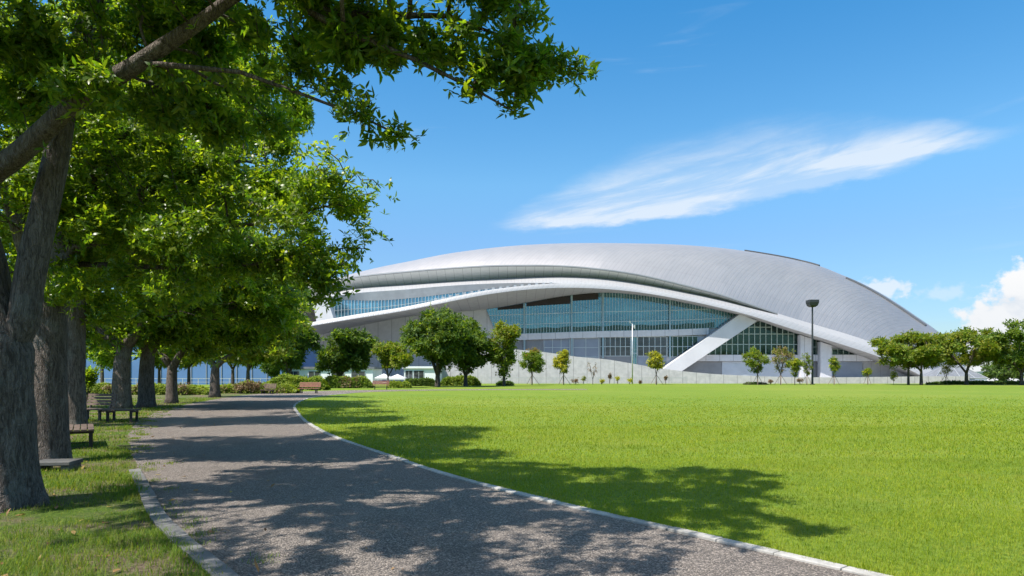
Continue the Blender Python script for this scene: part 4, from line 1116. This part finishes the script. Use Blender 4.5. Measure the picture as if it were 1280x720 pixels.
def far_trees():
    g = 'trees beyond the lawn'
    T = far_tree
    # behind the avenue, before the blue hall
    T('broadleaf_tree', 'thin dark tree before the blue hall, left of the three behind the hedge', 236, 82, 205, 262, 425, 462, .22, 1500, .36, 'leaf_mid', None, None, 1, g, fork=2.4)
    T('broadleaf_tree', 'middle one of the three dark trees before the blue hall', 291, 84, 262, 318, 420, 460, .24, 1500, .36, 'leaf_mid', 'leaf_deep', .3, 2, g, fork=2.2)
    T('broadleaf_tree', 'tree with a wide V of branches at the right end of the blue hall', 310, 76, 285, 345, 415, 458, .26, 1700, .36, 'leaf_deep', None, None, 3, g, fork=2.0)
    T('broadleaf_tree', 'shadowy blue green tree behind the reddish bench at the bend', 361, 78, 326, 398, 385, 468, .30, 3200, .36, 'leaf_dark', 'leaf_mid', .25, 4, g, fork=1.6)
    T('broadleaf_tree', 'small dark shrub like tree behind the shadowy blue green one', 340, 98, 322, 358, 446, 474, .16, 700, .36, 'leaf_dark', None, None, 5, g, fork=.8)
    T('broadleaf_tree', 'slim dark tree left of the fourth trunk before the blue hall', 128, 74, 96, 166, 398, 463, .2, 1700, .36, 'leaf_deep', 'leaf_mid', .3, 31, g, fork=2.2)
    T('broadleaf_tree', 'dark tree seen between the fifth and sixth trunk before the blue hall', 199, 80, 172, 226, 405, 464, .2, 1500, .36, 'leaf_mid', None, None, 32, g, fork=2.0)
    # the row before the stadium
    T('broadleaf_tree', 'dense dome shaped dark green tree below the canopy tip', 424, 84, 394, 469, 402, 473, .34, 4600, .36, 'leaf_dark', 'leaf_mid', .22, 6, g, fork=1.2, k=12)
    T('broadleaf_tree', 'small loose light green tree between the dome shaped and the tallest tree', 485, 82, 464, 516, 421, 470, .14, 1900, .30, 'leaf_mid', 'leaf_olive', .35, 7, g, fork=1.3)
    T('broadleaf_tree', 'tallest dense green tree of the row, right of the small loose one', 547, 88, 503, 590, 378, 470, .40, 6400, .36, 'leaf_dark', 'leaf_mid', .3, 8, g, fork=1.4, k=13)
    T('broadleaf_tree', 'dark rounded tree leaning on the right side of the tallest one', 582, 92, 556, 622, 399, 470, .32, 4200, .36, 'leaf_dark', 'leaf_mid', .3, 9, g, fork=1.3, k=11)
    T('broadleaf_tree', 'slender airy tree with a yellowing pointed top', 630, 92, 606, 654, 393, 472, .24, 2400, .30, 'leaf_mid', 'leaf_olive', lambda z: np.clip(z * 1.5 - .5, .1, .9), 10, g, fork=1.4, k=12, size=.38)
    T('young_tree', 'bushy young tree with orange leaf tips left of the yellow one', 665, 104, 649, 682, 424, 472, .11, 1500, .26, 'leaf_mid', 'leaf_rust', lambda z: np.clip(z * 2.0 - 1.4, .0, .5), 11, 'young trees', fork=1.4)
    T('young_tree', 'small golden yellow tree before the pale wall', 704.5, 105, 692, 717, 435, 469, .09, 1150, .24, 'leaf_yellow', 'leaf_olive', .35, 12, 'young trees', fork=1.5)
    T('young_tree', 'narrow yellow young tree left of the slanted brace', 820.5, 106, 810, 831, 432, 467, .09, 950, .22, 'leaf_yellow', 'leaf_olive', .40, 13, 'young trees', fork=1.6)
    T('young_tree', 'bare grey twiggy sapling before the sloping wall', 741, 107, 733, 749, 449, 474, .06, 70, .16, 'leaf_dry', None, None, 14, 'young trees', fork=.8, attr=120, tip=.018)
    T('young_tree', 'light green young tree in front of the dark glass bay', 947, 105, 929, 962, 433, 469, .10, 1000, .25, 'leaf_mid', 'leaf_olive', .3, 15, 'young trees', fork=1.5)
    T('young_tree', 'brownish half bare young tree in front of the dark glass bay', 976, 106, 960, 994, 426, 468, .10, 620, .22, 'leaf_dry', 'leaf_olive', .5, 16, 'young trees', fork=1.5, tip=.012)
    T('young_tree', 'olive green slim young tree right of the brownish one', 993.5, 104, 985, 1002, 443, 472, .07, 620, .22, 'leaf_mid', 'leaf_yellow', .3, 17, 'young trees', fork=1.2)
    T('young_tree', 'thin pale green young tree left of the tall dark lamp post', 1008.5, 107, 1000, 1016, 437, 472, .06, 330, .21, 'leaf_olive', 'leaf_mid', .4, 18, 'young trees', fork=1.2)
    T('young_tree', 'narrow green young tree right of the tall dark lamp post', 1042.5, 106, 1035, 1050, 444, 474, .06, 430, .22, 'leaf_mid', 'leaf_yellow', .25, 19, 'young trees', fork=1.0)
    T('young_tree', 'tiny round topped young tree before the dark shutter', 1084.5, 107, 1078, 1091, 457, 472, .05, 260, .20, 'leaf_mid', 'leaf_yellow', .35, 20, 'young trees', fork=1.2)
    T('young_tree', 'knee high sapling left of the twin trunks', 1117, 106, 1112, 1123, 462, 477, .04, 140, .18, 'leaf_yellow', 'leaf_mid', .5, 21, 'young trees', fork=.5)
    T('young_tree', 'sparse sapling standing between the spreading trees at right', 1182, 108, 1174, 1191, 450, 472, .05, 190, .19, 'leaf_olive', None, None, 22, 'young trees', fork=1.0)
    # spreading trees at right
    T('broadleaf_tree', 'spreading tree with straight thin trunk, left one of the twin trunks', 1135.5, 104, 1094, 1168, 409, 466, .20, 2900, .36, 'leaf_mid', 'leaf_olive', .45, 23, g, fork=2.4, k=24, size=.34, flat=.42, jit=.30)
    T('broadleaf_tree', 'spreading tree with dark trunk, right one of the twin trunks', 1151.5, 103, 1118, 1182, 413, 468, .26, 2600, .36, 'leaf_mid', 'leaf_olive', .35, 24, g, fork=2.0, k=24, size=.34, flat=.42, jit=.30)
    T('broadleaf_tree', 'wide olive green tree with V branches before the glass pavilion', 1208, 104, 1160, 1252, 404, 464, .30, 3900, .36, 'leaf_mid', 'leaf_olive', .5, 25, g, fork=1.8, k=24, size=.34, flat=.42, jit=.30)
    T('broadleaf_tree', 'big green tree cut by the right edge of the photo', 1277, 101, 1228, 1330, 391, 466, .32, 5200, .36, 'leaf_mid', 'leaf_dark', .4, 26, g, fork=1.8, k=24, size=.34, flat=.42, jit=.30)
    T('broadleaf_tree', 'dark tree far behind the glass pavilion', 1252, 150, 1225, 1282, 442, 476, .3, 1500, .5, 'leaf_dark', None, None, 27, g, fork=1.0)
    T('broadleaf_tree', 'dark tree far off at the right edge behind the big green one', 1300, 150, 1268, 1340, 430, 476, .3, 1500, .5, 'leaf_dark', None, None, 28, g, fork=1.0)
    # stakes
    for (px, Y, w, lb) in ((665, 104, 1.9, 'bushy young tree with orange tips'), (704.5, 105, 1.8, 'golden yellow tree'), (820.5, 106, 1.8, 'narrow yellow tree left of the brace'), (947, 105, 1.5, 'light green young tree'),
                           (976, 106, 1.7, 'brownish half bare tree'), (1008.5, 107, 1.4, 'thin pale green tree'), (1042.5, 106, 1.5, 'narrow green tree right of the lamp'), (1084.5, 107, 1.0, 'tiny round topped tree'), (1182, 108, 1.4, 'sparse sapling at right')):
        s = thing('tree_support', 'leaning wooden poles propping up the ' + lb, 'tree stakes', (GX(px, Y), Y, 0), 0, 'tree supports')
        for a in (0.15, 2.3, 4.4):
            mb = MB(); mb.tube([(math.cos(a) * w * .62, math.sin(a) * w * .62, 0), (math.cos(a) * .08, math.sin(a) * .08, 1.45)], .035, 6); mb.build('pole', 'wood_stake', s)
far_trees()

# ------------------------------------------------------------------ hedges, shrubs
def hedge(name, label, px0, px1, Y, h, depth, leaf, n, L, seed, leaf2=None, f2=0, lump=.18, cat='hedge', group='clipped hedges', dyy=0.0):
    rng = np.random.default_rng(seed); x0, x1 = GX(px0, Y), GX(px1, Y); cx = (x0 + x1) / 2; hw = (x1 - x0) / 2
    r = thing(name, label, cat, (cx, Y, 0), 0, group)
    t = rng.uniform(-1, 1, n); a = rng.uniform(0, math.pi, n)
    prof = h * (1 + lump * np.sin(t * hw * 1.5 + seed) + lump * .6 * np.sin(t * hw * 3.7 + 2 * seed)) * np.clip((1 - np.abs(t) ** 8), .3, 1)
    se = lambda v, p: np.sign(v) * np.abs(v) ** p
    rad = rng.uniform(.78, 1.03, n)
    x = t * hw; y = -se(np.cos(a), .55) * depth / 2 * rad + dyy * t; z = se(np.sin(a), .55) * prof * rad
    pos = np.stack([x, y, np.maximum(z, .02)], 1)
    axis = np.stack([rng.normal(0, .4, n), -np.cos(a), np.sin(a) + .3], 1)
    V, Q, T, nl = leaf_arrays(rng, pos, axis, 4, L, L * .5, 1.0, False)
    mi = None
    if leaf2: mi = np.repeat((rng.uniform(0, 1, n) < f2 + .5 * fnoise(x, z, 1.2, seed)).astype(int), 4)
    link('foliage', np_mesh('foliage', V, Q, T, mi), [leaf] + ([leaf2] if leaf2 else []), r)
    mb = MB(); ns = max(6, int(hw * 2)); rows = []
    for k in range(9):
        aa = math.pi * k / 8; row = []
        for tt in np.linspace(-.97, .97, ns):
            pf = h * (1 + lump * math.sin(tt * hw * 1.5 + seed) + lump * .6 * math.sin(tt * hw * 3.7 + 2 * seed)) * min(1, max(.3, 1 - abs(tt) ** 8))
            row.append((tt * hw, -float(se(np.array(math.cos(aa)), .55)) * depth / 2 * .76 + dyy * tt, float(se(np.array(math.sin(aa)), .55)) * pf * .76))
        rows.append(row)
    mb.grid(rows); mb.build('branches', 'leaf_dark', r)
    return r

def shrub(label, px, Y, h, w, leaf, n, L, seed, group='small shrubs', leaf2=None, f2=.3):
    rng = np.random.default_rng(seed); r = thing('shrub', label, 'shrub', (GX(px, Y), Y, 0), 0, group)
    mb = MB(); tips = []
    for k in range(7):
        a = rng.uniform(0, 6.28); e = rng.uniform(.2, 1); p1 = np.array([math.cos(a) * w * .25 * e, math.sin(a) * w * .25 * e, h * .5]); p2 = np.array([math.cos(a) * w * .5 * e, math.sin(a) * w * .5 * e, h * rng.uniform(.75, 1)])
        mb.tube([(0, 0, -.02), p1, p2], [.02, .014, .008], 4); tips.append((p1, p2))
    mb.build('stem', 'bark_far', r)
    kk = rng.integers(0, 7, n); t = rng.uniform(.1, 1.05, (n, 1))
    pos = np.array([tips[k][0] for k in kk]) * (1 - t) + np.array([tips[k][1] for k in kk]) * t + rng.normal(0, w * .10, (n, 3)); pos[:, 2] = np.maximum(pos[:, 2], .03)
    V, Q, T, nl = leaf_arrays(rng, pos, rng.normal(0, .5, (n, 3)) + np.array([0, 0, .7]), 4, L, L * .45, 1, False)
    mi = np.repeat((rng.uniform(0, 1, n) < f2).astype(int), 4) if leaf2 else None
    link('foliage', np_mesh('foliage', V, Q, T, mi), [leaf] + ([leaf2] if leaf2 else []), r)

def plants():
    hedge('hedge', 'long low yellow green hedge behind the avenue trunks', 105, 262, 54, .72, 1.6, 'leaf_hedge', 5200, .15, 1, 'leaf_dry', .06)
    hedge('hedge', 'low yellow green hedge behind the low greyish bench', 266, 371, 58, .78, 1.6, 'leaf_hedge', 4200, .16, 2, 'leaf_dry', .10)
    hedge('hedge', 'tall bright clipped hedge behind the reddish bench at the bend', 334, 408, 70, 1.35, 2.0, 'leaf_hedge', 3600, .20, 3, 'leaf_mid', .3, .10)
    hedge('hedge', 'dark clipped hedge under the dome shaped tree', 402, 464, 80, 1.25, 1.6, 'leaf_mid', 2600, .22, 4, 'leaf_dry', .10, .08)
    hedge('hedge', 'low round hedge right of the slim tree', 486, 512, 80, .75, 1.4, 'leaf_hedge', 900, .2, 5, None, 0, .1)
    hedge('hedge', 'dark low hedge left of the tallest tree', 504, 545, 94, .95, 1.4, 'leaf_dark', 1200, .24, 6, None, 0, .06)
    hedge('hedge', 'clipped hedge right of the tallest tree', 551, 600, 97, 1.25, 1.4, 'leaf_mid', 1700, .24, 7, 'leaf_hedge', .3, .07)
    hedge('hedge', 'small dark box hedge at the foot of the slender airy tree', 621, 642, 98, .55, 1.2, 'leaf_dark', 500, .2, 8, None, 0, .05)
    hedge('hedge', 'dark low hedge under the spreading trees at right', 1160, 1300, 108, .45, 1.2, 'leaf_dark', 2200, .22, 9, None, 0, .1)
    hedge('hedge', 'flat dark planting at the foot of the light green young tree', 931, 958, 106, .30, 1.2, 'leaf_dark', 420, .18, 10, 'soil', .3, .1)
    shrub('leafy green sapling beside the third trunk', 109, 38, 1.9, 1.0, 'leaf_fresh', 420, .16, 31)
    shrub('brown twiggy shrub left end before the pale hedge', 140, 52, .8, 1.2, 'leaf_dry', 200, .13, 32, leaf2='leaf_hedge')
    shrub('brown twiggy shrub between fifth and sixth trunk', 228, 52.5, .85, 1.3, 'leaf_dry', 240, .13, 33, leaf2='leaf_hedge')
    shrub('withered brown shrub behind the low greyish bench', 314, 56.6, .9, 1.5, 'leaf_dry', 320, .13, 34)
    shrub('withered brown shrub right of the low greyish bench', 300, 56.4, .7, 1.1, 'leaf_dry', 200, .13, 35)
    for i, (px, h, w, lf, lb) in enumerate(((729, 1.3, .9, 'leaf_olive', 'sparse shrub left of the bare twiggy sapling'), (719, .8, 1.2, 'leaf_dry', 'dry brush right of the golden yellow tree'), (752, .7, 1.0, 'leaf_yellow', 'yellowish shrub right of the bare twiggy sapling'),
                                           (762, 1.9, .6, 'leaf_dry', 'tall dry shrub before the sloping wall'), (772, 1.3, .8, 'leaf_yellow', 'yellow shrub left of the pale grey pole'), (787, .95, .9, 'leaf_yellow', 'yellow shrub at the foot of the pale grey pole'),
                                           (800, .5, .5, 'leaf_dry', 'tiny dry shrub right of the pale grey pole'), (832, 1.4, .4, 'leaf_dry', 'thin dry shrub right of the narrow yellow tree'), (1000, .9, 1.0, 'leaf_dry', 'dry shrub between lamp post and olive young tree'), (963, .7, .8, 'leaf_dry', 'dry shrub between the green and the brownish young tree'))):
        shrub(lb, px, 109, h, w, lf, 90, .18, 50 + i)
plants()

# ------------------------------------------------------------------ camera
cam = bpy.data.cameras.new('camera'); co = bpy.data.objects.new('camera', cam); COL.objects.link(co)
co.location = (0, 0, EYE); co.rotation_euler = (R(90), 0, 0)
cam.lens = 24; cam.sensor_width = 36; cam.sensor_fit = 'HORIZONTAL'; cam.shift_y = 108 / 1280
cam.clip_start = .1; cam.clip_end = 12000
S.camera = co

# ------------------------------------------------------------------ sun and sky
travel = Vector((.44, .32, -.84)).normalized()
sun = bpy.data.lights.new('sun', 'SUN'); sun.energy = 4.6; sun.angle = R(.5); sun.color = (1, .955, .88)
so = bpy.data.objects.new('sun', sun); COL.objects.link(so); so.rotation_euler = travel.to_track_quat('-Z', 'Y').to_euler(); so.location = (-30, -15, 60)

world = bpy.data.worlds.new('World'); S.world = world; world.use_nodes = True
def build_sky():
    nt = NT(world.node_tree)
    sky = nt.node('ShaderNodeTexSky'); sky.sky_type = 'NISHITA'; sky.sun_disc = False
    sky.sun_elevation = math.asin(-travel.z); sky.sun_rotation = math.atan2(-travel.x, -travel.y)
    sky.altitude = 0; sky.air_density = 1.0; sky.dust_density = .3; sky.ozone_density = 2.0
    d = nt.node('ShaderNodeTexCoord').outputs['Generated']
    s = nt.node('ShaderNodeSeparateXYZ'); nt.put(s.inputs[0], d)
    az = nt.math('ARCTAN2', s.outputs[0], s.outputs[1]); el = nt.math('ARCSINE', s.outputs[2])
    def vec(x, y, z=0.0):
        c = nt.node('ShaderNodeCombineXYZ'); nt.put(c.inputs[0], x); nt.put(c.inputs[1], y); nt.put(c.inputs[2], z); return c.outputs[0]
    # -- cirrus: a streaked wedge low in the south-east
    t = nt.math('DIVIDE', nt.math('ADD', az, .02), .64)
    warp = nt.math('MULTIPLY', nt.math('SUBTRACT', nt.noise(vec(nt.math('MULTIPLY', az, 8), nt.math('MULTIPLY', el, 24)), 1.0, 7, .62), .5), .046)
    base = nt.math('ADD', .207, nt.math('ADD', nt.math('MULTIPLY', t, .012), nt.math('MULTIPLY', nt.math('MULTIPLY', t, t), .052)))
    v = nt.math('ADD', nt.math('SUBTRACT', el, base), warp)
    tc = nt.math('MAXIMUM', nt.math('MULTIPLY', t, nt.math('SUBTRACT', 1.0, t)), 0.0)
    thick = nt.math('ADD', .016, nt.math('MULTIPLY', tc, .42))
    low = nt.step(v, -.004, .010)
    upp = nt.math('SUBTRACT', 1.0, nt.step(nt.math('DIVIDE', v, thick), .10, 1.0))
    ends = nt.math('MULTIPLY', nt.step(t, -.03, .10), nt.math('SUBTRACT', 1.0, nt.step(t, .88, 1.06)))
    streak = nt.noise(vec(nt.math('MULTIPLY', nt.math('SUBTRACT', az, nt.math('MULTIPLY', el, .5)), 6.0), nt.math('MULTIPLY', nt.math('SUBTRACT', el, nt.math('MULTIPLY', az, .16)), 42)), 1.0, 8, .62, .6)
    st2 = nt.noise(vec(nt.math('MULTIPLY', az, 3.5), nt.math('MULTIPLY', nt.math('SUBTRACT', el, nt.math('MULTIPLY', az, .12)), 24), 4.0), 1.0, 6, .6, .8)
    dens = nt.math('MULTIPLY', nt.math('MULTIPLY', low, upp), ends)
    body = nt.math('MULTIPLY', dens, nt.math('ADD', .46, nt.math('MULTIPLY', nt.step(nt.math('ADD', nt.math('MULTIPLY', streak, .4), nt.math('MULTIPLY', st2, .6)), .40, .62), .95)))
    cir = nt.math('MULTIPLY', nt.math('MINIMUM', body, 1.0), .74)
    # -- thin wisps elsewhere
    ws = nt.step(nt.noise(vec(nt.math('MULTIPLY', az, 2.2), nt.math('MULTIPLY', el, 22), 2.0), 1.0, 6, .6, .5), .60, .85)
    wisp = nt.math('MULTIPLY', ws, .30)
    # -- cumulus heads
    def cumulus(a0, e0, ra, re, amp, seed, sc, lo=.80, hi=.98):
        wv = nt.noise(vec(nt.math('MULTIPLY', az, sc), nt.math('MULTIPLY', el, sc * 1.15), seed), 1.0, 7, .58)
        wv2 = nt.voro(vec(nt.math('MULTIPLY', az, sc * 1.6), nt.math('MULTIPLY', el, sc * 1.8), seed), 1.0, 'SMOOTH_F1')
        dx = nt.math('DIVIDE', nt.math('SUBTRACT', az, a0), ra); dy = nt.math('DIVIDE', nt.math('SUBTRACT', el, e0), re)
        r = nt.math('SQRT', nt.math('ADD', nt.math('MULTIPLY', dx, dx), nt.math('MULTIPLY', dy, dy)))
        r = nt.math('ADD', r, nt.math('ADD', nt.math('MULTIPLY', nt.math('SUBTRACT', .5, wv), amp), nt.math('MULTIPLY', wv2, .20)))
        m = nt.math('SUBTRACT', 1.0, nt.step(r, lo, hi))
        return m, wv, wv2
    c1, w1, v1 = cumulus(.735, .050, .190, .116, .85, 3.0, 26, .80, .92)
    c2, w2, v2 = cumulus(.495, .110, .040, .016, 2.6, 8.0, 60, .45, 1.1)
    c3, w3, v3 = cumulus(.565, .100, .036, .012, 2.8, 12.0, 60, .3, 1.2)
    up = nt.step(el, .06, .15)
    shade = nt.math('ADD', nt.math('MULTIPLY', nt.step(nt.math('ADD', nt.math('MULTIPLY', w1, .7), nt.math('MULTIPLY', nt.math('SUBTRACT', 1.0, v1), .3)), .36, .56), .6), nt.math('MULTIPLY', up, .4))
    K = 5.2
    cumcol = nt.mix(shade, (.74 * K, .80 * K, .88 * K), (1.0 * K, 1.0 * K, 1.0 * K))
    hs = nt.node('ShaderNodeHueSaturation'); nt.put(hs.inputs['Color'], sky.outputs[0]); hs.inputs['Hue'].default_value = .488; hs.inputs['Saturation'].default_value = 1.22
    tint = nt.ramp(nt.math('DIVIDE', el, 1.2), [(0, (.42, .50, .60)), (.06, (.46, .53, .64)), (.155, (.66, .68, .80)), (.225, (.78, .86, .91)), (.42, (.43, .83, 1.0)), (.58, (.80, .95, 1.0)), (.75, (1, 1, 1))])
    skyc = nt.mix(1.0, hs.outputs[0], nt.mix(1.0, tint, nt.mix(nt.step(el, .60, 1.0), (1.12, 1.12, 1.12), (4.2, 2.4, 1.6)), 'MULTIPLY'), 'MULTIPLY')  # upper sky, out of view, brightened and warmed to add fill light
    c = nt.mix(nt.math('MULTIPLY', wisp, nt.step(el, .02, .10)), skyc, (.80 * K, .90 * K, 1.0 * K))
    c = nt.mix(cir, c, (.90 * K, .95 * K, 1.0 * K))
    c = nt.mix(nt.math('MULTIPLY', c2, .7), c, (.9 * K, .94 * K, 1.0 * K)); c = nt.mix(nt.math('MULTIPLY', c3, .35), c, (.9 * K, .94 * K, 1.0 * K))
    c = nt.mix(c1, c, cumcol)
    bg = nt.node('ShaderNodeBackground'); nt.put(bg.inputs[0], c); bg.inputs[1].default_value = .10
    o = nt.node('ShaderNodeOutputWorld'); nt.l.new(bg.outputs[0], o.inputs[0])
build_sky()

# ------------------------------------------------------------------ picture
S.view_settings.view_transform = 'Standard'; S.view_settings.look = 'None'; S.view_settings.gamma = 1
S.view_settings.use_curve_mapping = False
S.view_settings.exposure = .95
S.render.engine = 'CYCLES'
cy = S.cycles
cy.use_adaptive_sampling = True; cy.adaptive_threshold = .015
cy.use_denoising = True
try: cy.denoiser = 'OPENIMAGEDENOISE'; cy.denoising_input_passes = 'RGB_ALBEDO_NORMAL'
except Exception: pass
cy.max_bounces = 7; cy.diffuse_bounces = 5; cy.glossy_bounces = 3; cy.transmission_bounces = 4; cy.transparent_max_bounces = 4
cy.caustics_reflective = False; cy.caustics_refractive = False
cy.sample_clamp_indirect = 6
